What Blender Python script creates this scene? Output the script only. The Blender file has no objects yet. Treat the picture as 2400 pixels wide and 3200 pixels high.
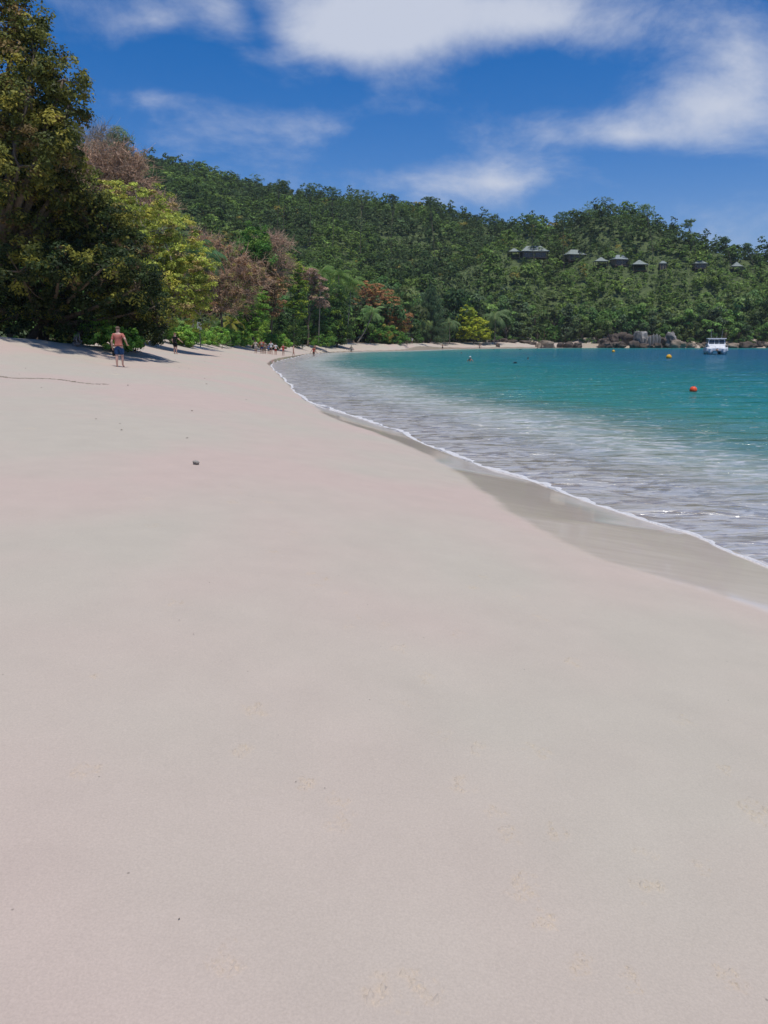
import bpy, math, random
import numpy as np
from mathutils import Vector, Matrix, noise as mnoise

SC = bpy.context.scene
COL = SC.collection
R = math.radians
rng = np.random.default_rng(7)
random.seed(7)

# ------------------------------------------------------------------ camera
F = 2404.0                       # focal length in pixels of the 2400x3200 photograph (26 mm equivalent)
HOR = 1062.0                     # row of the true horizon
CAMZ = 2.5                       # eye height above the sea
PITCH = math.atan((1600 - HOR) / F)
cam = bpy.data.cameras.new('camera')
cam.sensor_fit = 'VERTICAL'
cam.sensor_height = 34.6
cam.lens = 34.6 * F / 3200.0
cam.clip_start = 0.05
cam.clip_end = 9000
camo = bpy.data.objects.new('camera', cam)
COL.objects.link(camo)
camo.location = (0, 0, CAMZ)
camo.rotation_euler = (math.pi / 2 - PITCH, 0, 0)
SC.camera = camo

# ------------------------------------------------------------------ sky, sun, exposure
SUN_EL, SUN_AZ = R(75), R(152)    # azimuth from +Y towards +X
world = bpy.data.worlds.new('World')
SC.world = world
world.use_nodes = True
wn, wl = world.node_tree.nodes, world.node_tree.links
wn.clear()


def N(nodes, typ, **kw):
    n = nodes.new(typ)
    for k, v in kw.items():
        if k.startswith('i_'):
            key = k[2:]
            key = int(key) if key.isdigit() else key.replace('_', ' ')
            n.inputs[key].default_value = v
        else:
            setattr(n, k, v)
    return n


def build_sky():
    out = N(wn, 'ShaderNodeOutputWorld')
    bg = N(wn, 'ShaderNodeBackground', i_Strength=0.105)
    sky = N(wn, 'ShaderNodeTexSky', sky_type='NISHITA', sun_disc=False, sun_elevation=SUN_EL,
            sun_rotation=SUN_AZ, altitude=0.0, air_density=1.0, dust_density=0.25, ozone_density=3.0)
    tc = N(wn, 'ShaderNodeTexCoord')
    hsv = N(wn, 'ShaderNodeHueSaturation', i_Saturation=1.5, i_Value=0.80)
    tn = N(wn, 'ShaderNodeMixRGB', blend_type='MULTIPLY', i_Fac=1.0)
    tn.inputs['Color2'].default_value = (.86, .73, .90, 1)
    wl.new(sky.outputs[0], hsv.inputs['Color'])
    wl.new(hsv.outputs[0], tn.inputs['Color1'])
    # clouds: lay the view direction onto a flat layer overhead so that they shrink towards the horizon
    sep = N(wn, 'ShaderNodeSeparateXYZ')
    wl.new(tc.outputs['Generated'], sep.inputs[0])
    zc = N(wn, 'ShaderNodeMath', operation='MAXIMUM', i_1=0.02)
    wl.new(sep.outputs['Z'], zc.inputs[0])
    zz = N(wn, 'ShaderNodeMath', operation='ADD', i_1=0.32)
    wl.new(zc.outputs[0], zz.inputs[0])
    dx = N(wn, 'ShaderNodeMath', operation='DIVIDE')
    dy = N(wn, 'ShaderNodeMath', operation='DIVIDE')
    wl.new(sep.outputs['X'], dx.inputs[0]); wl.new(zz.outputs[0], dx.inputs[1])
    wl.new(sep.outputs['Y'], dy.inputs[0]); wl.new(zz.outputs[0], dy.inputs[1])
    comb = N(wn, 'ShaderNodeCombineXYZ')
    wl.new(dx.outputs[0], comb.inputs[0]); wl.new(dy.outputs[0], comb.inputs[1])
    nz = N(wn, 'ShaderNodeTexNoise', i_Scale=3.1, i_Detail=10.0, i_Roughness=0.64, i_Distortion=0.25)
    nz.inputs['Lacunarity'].default_value = 2.1
    wl.new(comb.outputs[0], nz.inputs['Vector'])
    big = N(wn, 'ShaderNodeTexNoise', i_Scale=1.0, i_Detail=2.0)
    wl.new(comb.outputs[0], big.inputs['Vector'])
    # cloud banks seen in the photograph: (x, y on the layer, radii, gain)
    def layer(px, py):
        d = ray(px, py)
        return d[0] / (d[2] + 0.32), d[1] / (d[2] + 0.32)
    banks = [(1250, 20, 640, 150, .34), (1130, 130, 330, 110, .26), (1700, 60, 420, 90, .16), (2250, 330, 420, 150, .30),
             (1980, 420, 300, 60, .20), (2330, 150, 200, 120, .12), (1560, 575, 240, 70, .27), (1290, 560, 160, 50, .10),
             (480, 60, 230, 90, .17), (480, 310, 160, 50, .15), (1050, 400, 240, 80, .12), (650, 400, 240, 60, .06),
             (700, 20, 120, 80, .06), (600, 200, 200, 160, -.12), (1700, 250, 330, 80, -.22), (900, 300, 200, 60, -.08), (2200, 560, 220, 70, -.2),
             (1300, 450, 240, 60, -.10), (800, 60, 60, 160, -.12)]
    acc = None
    for px, py, rx, ry, g in banks:
        cx, cy = layer(px, py)
        ex = abs(layer(px + rx, py)[0] - cx)
        ey = abs(layer(px, py + ry)[1] - layer(px, py - ry)[1]) / 2 if py - ry > -800 else .5
        mp = N(wn, 'ShaderNodeMapping', vector_type='POINT')
        mp.inputs['Location'].default_value = (-cx / ex, -cy / ey, 0)
        mp.inputs['Scale'].default_value = (1 / ex, 1 / ey, 1)
        wl.new(comb.outputs[0], mp.inputs['Vector'])
        gr = N(wn, 'ShaderNodeTexGradient', gradient_type='QUADRATIC_SPHERE')
        gr2 = N(wn, 'ShaderNodeMapping')
        gr2.inputs['Scale'].default_value = (.55, .55, .55)
        wl.new(mp.outputs[0], gr2.inputs['Vector'])
        wl.new(gr2.outputs[0], gr.inputs['Vector'])
        m = N(wn, 'ShaderNodeMath', operation='MULTIPLY_ADD', i_1=g * 1.7)
        wl.new(gr.outputs['Fac'], m.inputs[0])
        if acc is None:
            m.inputs[2].default_value = 0
        else:
            wl.new(acc.outputs[0], m.inputs[2])
        acc = m
    a1 = N(wn, 'ShaderNodeMath', operation='ADD')
    wl.new(nz.outputs['Fac'], a1.inputs[0]); wl.new(acc.outputs[0], a1.inputs[1])
    a2 = N(wn, 'ShaderNodeMath', operation='MULTIPLY_ADD', i_1=0.35)
    wl.new(big.outputs['Fac'], a2.inputs[0]); wl.new(a1.outputs[0], a2.inputs[2])
    ramp = N(wn, 'ShaderNodeMapRange', interpolation_type='SMOOTHSTEP')
    ramp.inputs['From Min'].default_value = 0.61
    ramp.inputs['From Max'].default_value = 1.22
    ramp.inputs['To Max'].default_value = 0.85
    wl.new(a2.outputs[0], ramp.inputs['Value'])
    mix = N(wn, 'ShaderNodeMixRGB')
    mix.inputs['Color2'].default_value = (4.6, 4.85, 5.5, 1)
    wl.new(ramp.outputs[0], mix.inputs['Fac'])
    wl.new(tn.outputs[0], mix.inputs['Color1'])
    wl.new(mix.outputs[0], bg.inputs['Color'])
    wl.new(bg.outputs[0], out.inputs['Surface'])


def ray(px, py):
    xc, yc = (px - 1200) / F, (1600 - py) / F
    d = np.array([xc, math.cos(PITCH) + yc * math.sin(PITCH), -math.sin(PITCH) + yc * math.cos(PITCH)])
    return d / np.linalg.norm(d)


build_sky()
sun = bpy.data.lights.new('sun', 'SUN')
sun.energy = 2.65
sun.angle = R(3.0)
sun.color = (1.0, 0.955, 0.88)
suno = bpy.data.objects.new('sun', sun)
COL.objects.link(suno)
sd = Vector((math.sin(SUN_AZ) * math.cos(SUN_EL), math.cos(SUN_AZ) * math.cos(SUN_EL), math.sin(SUN_EL)))
suno.rotation_euler = sd.to_track_quat('Z', 'Y').to_euler()
suno.location = (0, 0, 60)
vs = SC.view_settings
vs.view_transform = 'Standard'
vs.look = 'None'
vs.exposure = 0.45
vs.gamma = 1.0
vs.use_curve_mapping = False
SC.render.engine = 'CYCLES'
SC.cycles.max_bounces = 6
SC.cycles.diffuse_bounces = 3
SC.cycles.glossy_bounces = 3
SC.cycles.transmission_bounces = 3
SC.cycles.transparent_max_bounces = 6
SC.cycles.use_denoising = True
SC.cycles.caustics_reflective = False
SC.cycles.caustics_refractive = False


# ------------------------------------------------------------------ pixel helpers (a pixel gives a direction only)
def at(px, py, Y):
    d = ray(px, py)
    t = Y / d[1]
    return np.array([d[0] * t, Y, CAMZ + d[2] * t])


def onz(px, py, z):
    d = ray(px, py)
    t = (z - CAMZ) / d[2]
    return np.array([d[0] * t, d[1] * t, z])


def proj(x, y, z):
    cp, sp = math.cos(PITCH), math.sin(PITCH)
    zz = z - CAMZ
    dep = y * cp - zz * sp
    up = y * sp + zz * cp
    return 1200 + F * x / dep, 1600 - F * up / dep, dep


def mpp(Y):                      # metres per photograph pixel near the horizon at forward distance Y
    return Y * math.cos(PITCH) / F


# ------------------------------------------------------------------ mesh helpers
def new_mesh(name, V, Fc, mat=None, smooth=False, attrs=None, colors=None):
    V = np.asarray(V, dtype=np.float32).reshape(-1, 3)
    me = bpy.data.meshes.new(name)
    if isinstance(Fc, np.ndarray):
        m, k = Fc.shape
        me.vertices.add(len(V)); me.vertices.foreach_set('co', V.ravel())
        me.loops.add(m * k); me.loops.foreach_set('vertex_index', Fc.astype(np.int32).ravel())
        me.polygons.add(m)
        me.polygons.foreach_set('loop_start', np.arange(0, m * k, k, dtype=np.int32))
        me.update(calc_edges=True)
    else:
        me.from_pydata([tuple(map(float, v)) for v in V], [], Fc)
        me.update()
    if smooth:
        me.polygons.foreach_set('use_smooth', np.ones(len(me.polygons), dtype=bool))
    if attrs:
        for k, v in attrs.items():
            a = me.attributes.new(k, 'FLOAT', 'POINT')
            a.data.foreach_set('value', np.asarray(v, dtype=np.float32))
    if colors is not None:
        a = me.attributes.new('tint', 'FLOAT_COLOR', 'POINT')
        c = np.ones((len(V), 4), dtype=np.float32)
        c[:, :3] = colors
        a.data.foreach_set('color', c.ravel())
    if mat:
        me.materials.append(mat)
    return me


def link(name, me, parent=None, loc=None):
    o = bpy.data.objects.new(name, me)
    COL.objects.link(o)
    if parent is not None:
        o.parent = parent
    if loc is not None:
        o.location = loc
    return o


def tag(o, label, cat, group=None, kind=None):
    o['label'] = label
    if cat:
        o['category'] = cat
    if group:
        o['group'] = group
    if kind:
        o['kind'] = kind
    return o


def thing(name, loc, label, cat, group=None, rotz=0):
    o = bpy.data.objects.new(name, None)
    o.empty_display_size = 0.2
    COL.objects.link(o)
    o.location = loc
    o.rotation_euler = (0, 0, rotz)
    tag(o, label, cat, group)
    return o


class MB:
    """collects simple shapes into one mesh"""
    def __init__(self):
        self.v, self.f = [], []

    def add(self, vs, fs):
        n = len(self.v)
        self.v += [tuple(map(float, p)) for p in vs]
        self.f += [tuple(i + n for i in f) for f in fs]
        return self

    def box(self, x0, x1, y0, y1, z0, z1):
        v = [(x0, y0, z0), (x1, y0, z0), (x1, y1, z0), (x0, y1, z0), (x0, y0, z1), (x1, y0, z1), (x1, y1, z1), (x0, y1, z1)]
        return self.add(v, [(0, 3, 2, 1), (4, 5, 6, 7), (0, 1, 5, 4), (1, 2, 6, 5), (2, 3, 7, 6), (3, 0, 4, 7)])

    def tube(self, pts, rad, n=6, cap=True):
        pts = [Vector(p) for p in pts]
        rings = []
        for i, p in enumerate(pts):
            a = pts[max(i - 1, 0)]; b = pts[min(i + 1, len(pts) - 1)]
            t = (b - a).normalized()
            ref = Vector((0, 0, 1)) if abs(t.z) < .9 else Vector((1, 0, 0))
            u = t.cross(ref).normalized(); w = t.cross(u)
            r = rad[i] if isinstance(rad, (list, tuple)) else rad
            rings.append([p + u * (math.cos(2 * math.pi * k / n) * r) + w * (math.sin(2 * math.pi * k / n) * r) for k in range(n)])
        vs = [q for rg in rings for q in rg]
        fs = []
        for i in range(len(rings) - 1):
            for k in range(n):
                fs.append((i * n + k, i * n + (k + 1) % n, (i + 1) * n + (k + 1) % n, (i + 1) * n + k))
        if cap:
            fs.append(tuple(range(n))[::-1])
            fs.append(tuple((len(rings) - 1) * n + k for k in range(n)))
        return self.add(vs, fs)

    def loft(self, rings, cap=True):
        n = len(rings[0])
        vs = [p for r in rings for p in r]
        fs = []
        for i in range(len(rings) - 1):
            for k in range(n):
                fs.append((i * n + k, i * n + (k + 1) % n, (i + 1) * n + (k + 1) % n, (i + 1) * n + k))
        if cap:
            fs.append(tuple(range(n))[::-1])
            fs.append(tuple((len(rings) - 1) * n + k for k in range(n)))
        return self.add(vs, fs)

    def lathe(self, prof, n=24, c=(0, 0, 0)):
        rings = [[(c[0] + r * math.cos(2 * math.pi * k / n), c[1] + r * math.sin(2 * math.pi * k / n), c[2] + z) for k in range(n)] for r, z in prof]
        return self.loft(rings)

    def build(self, name, mat, parent=None, smooth=False, bevel=0):
        me = new_mesh(name, self.v, self.f, mat, smooth)
        o = link(name, me, parent)
        if bevel:
            b = o.modifiers.new('bevel', 'BEVEL'); b.width = bevel; b.segments = 2; b.limit_method = 'ANGLE'
        return o


# ------------------------------------------------------------------ materials
def pmat(name, col, rough=.6, spec=.4, **kw):
    m = bpy.data.materials.new(name)
    m.use_nodes = True
    b = m.node_tree.nodes['Principled BSDF']
    b.inputs['Base Color'].default_value = (*col, 1)
    b.inputs['Roughness'].default_value = rough
    b.inputs['Specular IOR Level'].default_value = spec
    for k, v in kw.items():
        b.inputs[k.replace('_', ' ')].default_value = v
    return m


def noisy(name, c1, c2, scale=4, rough=.75, bump=.3, detail=6, c3=None, spec=.3, stretch=None):
    m = pmat(name, c1, rough, spec)
    nt = m.node_tree; n, l = nt.nodes, nt.links
    b = n['Principled BSDF']
    tc = N(n, 'ShaderNodeTexCoord')
    mp = N(n, 'ShaderNodeMapping')
    if stretch:
        mp.inputs['Scale'].default_value = stretch
    l.new(tc.outputs['Object'], mp.inputs['Vector'])
    t = N(n, 'ShaderNodeTexNoise', i_Scale=scale, i_Detail=detail, i_Roughness=.6)
    l.new(mp.outputs[0], t.inputs['Vector'])
    r = N(n, 'ShaderNodeValToRGB')
    r.color_ramp.elements[0].position = .32; r.color_ramp.elements[0].color = (*c1, 1)
    r.color_ramp.elements[1].position = .68; r.color_ramp.elements[1].color = (*c2, 1)
    if c3:
        e = r.color_ramp.elements.new(.5); e.color = (*c3, 1)
    l.new(t.outputs['Fac'], r.inputs['Fac'])
    l.new(r.outputs['Color'], b.inputs['Base Color'])
    if bump:
        bp = N(n, 'ShaderNodeBump', i_Strength=bump, i_Distance=.05)
        l.new(t.outputs['Fac'], bp.inputs['Height'])
        l.new(bp.outputs['Normal'], b.inputs['Normal'])
    return m


LEAFGAIN = 2.75


def leaf_mat(name, transl=.38, rough=.55, spec=.2, vary=.3, huevar=.012):
    m = bpy.data.materials.new(name)
    m.use_nodes = True
    nt = m.node_tree; n, l = nt.nodes, nt.links
    b = n['Principled BSDF']
    out = n['Material Output']
    at_ = N(n, 'ShaderNodeAttribute', attribute_name='tint')
    oi = N(n, 'ShaderNodeObjectInfo')
    mr = N(n, 'ShaderNodeMapRange')
    mr.inputs['To Min'].default_value = LEAFGAIN * (1 - vary); mr.inputs['To Max'].default_value = LEAFGAIN * (1 + vary)
    l.new(oi.outputs['Random'], mr.inputs['Value'])
    mh = N(n, 'ShaderNodeMath', operation='MULTIPLY', i_1=7.31)
    l.new(oi.outputs['Random'], mh.inputs[0])
    fr = N(n, 'ShaderNodeMath', operation='FRACT')
    l.new(mh.outputs[0], fr.inputs[0])
    mr2 = N(n, 'ShaderNodeMapRange')
    mr2.inputs['To Min'].default_value = .5 - huevar; mr2.inputs['To Max'].default_value = .5 + huevar
    l.new(fr.outputs[0], mr2.inputs['Value'])
    hs = N(n, 'ShaderNodeHueSaturation')
    l.new(at_.outputs['Color'], hs.inputs['Color'])
    l.new(mr.outputs[0], hs.inputs['Value'])
    l.new(mr2.outputs[0], hs.inputs['Hue'])
    l.new(hs.outputs[0], b.inputs['Base Color'])
    b.inputs['Roughness'].default_value = rough
    b.inputs['Specular IOR Level'].default_value = spec
    tr = N(n, 'ShaderNodeBsdfTranslucent')
    l.new(hs.outputs[0], tr.inputs['Color'])
    mx = N(n, 'ShaderNodeMixShader', i_Fac=transl)
    l.new(b.outputs[0], mx.inputs[1]); l.new(tr.outputs[0], mx.inputs[2])
    l.new(mx.outputs[0], out.inputs['Surface'])
    return m


M = {}
M['leaf'] = leaf_mat('leaf')
M['leaf_hero'] = leaf_mat('leaf_fixed', vary=.0, huevar=.0)
M['forest'] = leaf_mat('forest_leaf', transl=.35, vary=0, huevar=0, rough=.7, spec=.12)
M['bark'] = noisy('bark', (.10, .075, .05), (.20, .16, .12), 3, .9, .5, stretch=(4, 4, 1))
M['pale_bark'] = noisy('pale_bark', (.26, .22, .18), (.42, .37, .31), 3, .9, .5, stretch=(4, 4, 1))
M['palm_bark'] = noisy('palm_bark', (.20, .17, .13), (.34, .30, .24), 5, .9, .5, stretch=(1, 1, 4))
M['twig'] = noisy('twig', (.40, .26, .17), (.54, .37, .26), 2, .9, 0)
M['rock'] = noisy('rock', (.045, .035, .028), (.16, .12, .095), .8, .85, .8, detail=9, c3=(.09, .068, .052))
M['rock_tan'] = noisy('tan_rock', (.16, .12, .085), (.30, .24, .18), .8, .85, .6, detail=9)
M['rock_pale'] = noisy('pale_rock', (.06, .055, .05), (.40, .38, .35), .7, .8, .5, detail=8, c3=(.20, .185, .17), stretch=(2.2, 2.2, .3))
M['soil'] = noisy('soil', (.045, .066, .024), (.105, .14, .048), .9, .95, 1.0)


# ------------------------------------------------------------------ shape of the land
def nearest(P, line, val=None):
    """distance from points P (n,2) to a polyline, and val interpolated at the nearest point"""
    best = np.full(len(P), 1e9); bv = np.zeros(len(P))
    for i in range(len(line) - 1):
        a, b = line[i], line[i + 1]
        ab = b - a
        t = np.clip(((P - a) @ ab) / (ab @ ab), 0, 1)
        d = np.hypot(*(P - (a + t[:, None] * ab)).T)
        m = d < best
        best[m] = d[m]
        if val is not None:
            bv[m] = (val[i] + t * (val[i + 1] - val[i]))[m]
    return best, bv


def inside(P, poly):
    x, y = P[:, 0], P[:, 1]
    r = np.zeros(len(P), dtype=bool)
    n = len(poly)
    for i in range(n):
        x1, y1 = poly[i]; x2, y2 = poly[(i + 1) % n]
        c = (y1 > y) != (y2 > y)
        if not c.any():
            continue
        xi = x1 + (y - y1) * (x2 - x1) / ((y2 - y1) if y2 != y1 else 1e-9)
        r ^= c & (x < xi)
    return r


def smooth_line(pts, k=6):
    pts = [np.array(p, float) for p in pts]
    out = []
    for i in range(len(pts) - 1):
        p0, p1, p2, p3 = pts[max(i - 1, 0)], pts[i], pts[i + 1], pts[min(i + 2, len(pts) - 1)]
        for j in range(k):
            t = j / k
            out.append(.5 * ((2 * p1) + (-p0 + p2) * t + (2 * p0 - 5 * p1 + 4 * p2 - p3) * t * t + (-p0 + 3 * p1 - 3 * p2 + p3) * t ** 3))
    out.append(pts[-1])
    return np.array(out)


# waterline, read off the photograph on the sea plane
W_px = [(2400, 1768), (2290, 1722), (2170, 1672), (2060, 1640), (1905, 1590), (1780, 1548), (1650, 1500), (1520, 1462), (1400, 1418), (1290, 1370),
        (1200, 1335), (1110, 1303), (1010, 1272), (945, 1246), (905, 1205), (872, 1172), (846, 1142), (868, 1128), (920, 1116), (983, 1104),
        (1098, 1099), (1250, 1096), (1400, 1090.6), (1600, 1088.4), (1800, 1087), (2100, 1086.8), (2400, 1086.7)]
Wn = smooth_line([onz(a, b, 0)[:2] for a, b in W_px], 5)
W = np.vstack([smooth_line([(15, -70), (10.2, -30), (8.2, -14), (6.9, -4), (5.6, 3)] + [tuple(Wn[0])], 5)[:-1], Wn, [(150, 240), (185, 226), (214, 240), (222, 300), (205, 420), (120, 640)]])
LAND = np.vstack([W, [(-200, 900), (-900, 900), (-900, -70)]])
WET_px = [(2400, 1915), (2200, 1850), (2000, 1792), (1850, 1742), (1720, 1680), (1600, 1612), (1520, 1545), (1450, 1500), (1330, 1420), (1240, 1380), (1150, 1345), (1070, 1318), (1003, 1288),
          (960, 1255), (905, 1207), (872, 1174), (843, 1144), (834, 1135), (858, 1125), (912, 1114.5), (983, 1103), (1098, 1098), (1250, 1095), (1400, 1089.5), (1800, 1086)]
def wet_line():
    return np.vstack([[(11.5, -70), (7.6, -25), (5.2, -4), (4.3, 2.5)], smooth_line([on_ground(a, b)[:2] for a, b in WET_px[:18]] + [onz(a, b, .06)[:2] for a, b in WET_px[18:]], 4), [(150, 242), (900, 900), (900, -70)]])
# edge of the vegetation: x, y, height of the sand there
V3 = np.array([(-26, -70, 2.7), (-22, -20, 2.7), (-20.5, 10, 2.75), (-20, 30, 2.8), (-18.6, 37, 2.72), (-14.6, 43, 2.05), (-16.5, 52, 2.0), (-20, 62, 2.2), (-23.4, 80, 2.5),
               (-23.2, 90, 2.45), (-21.8, 106, 2.05), (-19.4, 135, 1.6), (-16.5, 152, 1.4), (-14, 166, 1.4), (-9, 182, 1.7), (-3, 188, 1.6), (5, 194, 1.4),
               (13, 222, 1.5), (20, 236, 1.6), (40, 250, 1.7), (53, 258, 1.5), (68, 252, 1.2), (90, 248, 1.1), (125, 248, 1.0), (150, 245, 1.0), (184, 233, 1.0), (207, 244, 1.), (214, 300, 1.), (198, 415, 1.), (115, 635, 1.)])
V3 = smooth_line(V3, 4)
VEG = V3[:, :2]
VLAND = np.vstack([VEG, [(-200, 900), (-900, 900), (-900, -70)]])
PT = np.array([(0, 0), (.1, .16), (.22, .33), (.6, .56), (.8, .74), (1, 1)])
_t = np.linspace(-.3, 1.3, 321)
_p = np.interp(_t, PT[:, 0], PT[:, 1]) + np.where(_t < 0, _t * 1.6, 0) + np.where(_t > 1, (_t - 1) * 1.3, 0)
_k = np.hanning(63)[1:-1]; _k /= _k.sum()
PT = np.stack([_t[30:-30], np.convolve(_p, _k, 'valid')], 1)
PT[:, 1] -= np.interp(0, PT[:, 0], PT[:, 1])

RIDGE_px = [(390, 488, 430), (580, 508, 430), (700, 545, 425), (800, 570, 420), (900, 588, 418), (1050, 612, 415), (1200, 632, 410), (1330, 632, 405), (1400, 650, 400), (1550, 682, 390),
            (1650, 692, 370), (1750, 690, 355), (1830, 652, 345), (1900, 632, 340), (2000, 655, 335), (2100, 690, 325), (2200, 728, 315), (2300, 758, 310), (2400, 772, 308)]
rp = np.array([at(*q) for q in RIDGE_px]) - np.array([0, 0, 5.0])
RTH = np.concatenate([[-2.6, -1.9, -1.2, -.8], np.arctan2(rp[:, 0], rp[:, 1]), [.66, .72, .76, .9, 2.6]])
RR = np.concatenate([[200, 230, 330, 430], np.hypot(rp[:, 0], rp[:, 1]), [300, 290, 290, 290, 290]])
RZ = np.concatenate([[4, 20, 75, 118], rp[:, 2], [24, 10, 2, 1, 1]])
FTH = np.array([-2.6, -1.3, -.6, -.35, -.22, -.12, -.05, .02, .08, .15, .22, .30, .40, .55, .7, 2.6])
FR = np.array([60, 62, 85, 125, 160, 188, 200, 215, 240, 256, 262, 266, 275, 285, 285, 285])
SPUR_px = [(900, 885, 236), (1000, 868, 240), (1100, 848, 246), (1250, 805, 258), (1350, 782, 270), (1500, 748, 295), (1700, 715, 335)]
sp_ = np.array([at(*q) for q in SPUR_px])
STH = np.concatenate([[-.14], np.arctan2(sp_[:, 0], sp_[:, 1])])
SR = np.concatenate([[225], np.hypot(sp_[:, 0], sp_[:, 1])])
SZ = np.concatenate([[2], sp_[:, 2]])


def smoothed(line, step=1.0, win=12):
    a = np.concatenate([[0], np.cumsum(np.hypot(*np.diff(line, axis=0).T))])
    t = np.arange(0, a[-1], step)
    P = np.stack([np.interp(t, a, line[:, 0]), np.interp(t, a, line[:, 1])], 1)
    k = np.hanning(2 * win + 3)[1:-1]; k /= k.sum()
    E = np.vstack([np.repeat(P[:1], win, 0), P, np.repeat(P[-1:], win, 0)])
    return np.stack([np.convolve(E[:, 0], k, 'valid'), np.convolve(E[:, 1], k, 'valid')], 1)[::10]


WS = smoothed(W)


def ground(x, y, full=False):
    x = np.atleast_1d(np.asarray(x, float)); y = np.atleast_1d(np.asarray(y, float))
    P = np.stack([x, y], 1)
    dw, _ = nearest(P, W)
    dv, zv = nearest(P, VEG, V3[:, 2])
    land = inside(P, LAND)
    veg = inside(P, VLAND)
    dws, _ = nearest(P, WS)
    bl = np.clip((dw - 1.0) / 4.0, 0, 1); bl = bl * bl * (3 - 2 * bl)
    de = np.where(land, dw * (1 - bl) + dws * bl, dw)
    t = de / (de + dv + 1e-6)
    z = np.where(land, zv * np.interp(t, PT[:, 0], PT[:, 1]), -np.interp(dw, [0, 2, 8, 20, 60, 400], [0, .16, .55, 1.7, 3.4, 9]))
    # inland: gentle rise, then the hill
    r = np.hypot(x, y); th = np.arctan2(x, y)
    fr = np.interp(th, FTH, FR); rr = np.interp(th, RTH, RR); rz = np.interp(th, RTH, RZ)
    u = (r - fr) / np.maximum(rr - fr, 20)
    uc = np.clip(u, 0, 1)
    s = .72 * uc + .28 * uc * uc * (3 - 2 * uc)
    s = np.where(u > 1, np.maximum(1 - .6 * (u - 1) ** 2, .5), s)
    hill = rz * s
    sr = np.interp(th, STH, SR); sz = np.interp(th, STH, SZ, left=0, right=0)
    v = (r - fr) / np.maximum(sr - fr, 8)
    spur = np.where(v < 1, sz * np.clip(v, 0, 1) ** .8, sz - .75 * (r - sr))
    k = 3.0
    hh = np.maximum(hill, spur) + k * np.log1p(np.exp(-np.abs(hill - spur) / k)) - k * math.log(2) * (np.abs(hill - spur) < 1e9)
    hh = np.maximum(hh, 0)
    wob = 2.2 * np.sin(x * .043 + 1.3) * np.sin(y * .037) + 1.2 * np.sin(x * .11 + y * .07)
    hh = hh + wob * np.clip(hh / 25, 0, 1) * np.where(u < .9, 1, .3)
    hh = np.minimum(hh, np.maximum(dv - 7.5, 0) * .75)
    zin = zv + np.minimum(dv, 60) * .03 + hh
    z = np.where(veg, zin, z)
    if full:
        return z, dw, dv, land, veg
    return z


def surf(x, y):
    x = np.atleast_1d(np.asarray(x, float)); y = np.atleast_1d(np.asarray(y, float))
    Z, dw, dv, land, veg = ground(x, y, True)
    und = .012 * np.sin(x * 1.1 + .6 * np.sin(y * .7)) * np.sin(y * .55 + 1.1) + .01 * np.sin(x * .35 + y * .28)
    rough = np.array([mnoise.noise((a * .9, b * .9, 0)) for a, b in zip(x, y)])
    tt = dw / (dw + dv + 1e-6)
    return Z + np.where(land, np.clip(dw / 4, 0, 1), 0) * (und + rough * (.008 + .05 * np.clip((tt - .45) * 2, 0, 1) * (np.hypot(x, y) > 18)))


def raster(x0, x1, y0, y1, st):
    xs, ys = np.arange(x0, x1 + st, st), np.arange(y0, y1 + st, st)
    A, B = np.meshgrid(xs, ys)
    return x0, y0, st, (surf if st < 1 else ground)(A.ravel(), B.ravel()).reshape(A.shape)


RAST = [raster(-32, 22, -3, 82, .5), raster(-150, 240, -5, 500, 2.0)]


def gz(x, y):
    for x0, y0, st, G in RAST:
        u, v = (x - x0) / st, (y - y0) / st
        i, j = int(math.floor(u)), int(math.floor(v))
        if 0 <= i < G.shape[1] - 1 and 0 <= j < G.shape[0] - 1:
            u -= i; v -= j
            return float((G[j, i] * (1 - u) + G[j, i + 1] * u) * (1 - v) + (G[j + 1, i] * (1 - u) + G[j + 1, i + 1] * u) * v)
    return float(ground(x, y)[0])


def gp(px, Y):
    """ground point under column px (of the horizon row) at forward distance Y"""
    p = at(px, HOR + 25, Y)
    return np.array([p[0], Y, gz(p[0], Y)])


def polar(az, rad):
    A, Rr = np.meshgrid(az, rad)
    nx, ny = len(az), len(rad)
    idx = np.arange(nx * ny).reshape(ny, nx)
    q = np.stack([idx[:-1, :-1], idx[:-1, 1:], idx[1:, 1:], idx[1:, :-1]], -1).reshape(-1, 4)[:, ::-1]
    return (Rr * np.sin(A)).ravel(), (Rr * np.cos(A)).ravel(), q


def compact(V, q, *arrs):
    used = np.unique(q)
    remap = np.full(len(V), -1); remap[used] = np.arange(len(used))
    return (V[used], remap[q]) + tuple(a[used] for a in arrs)


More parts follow.
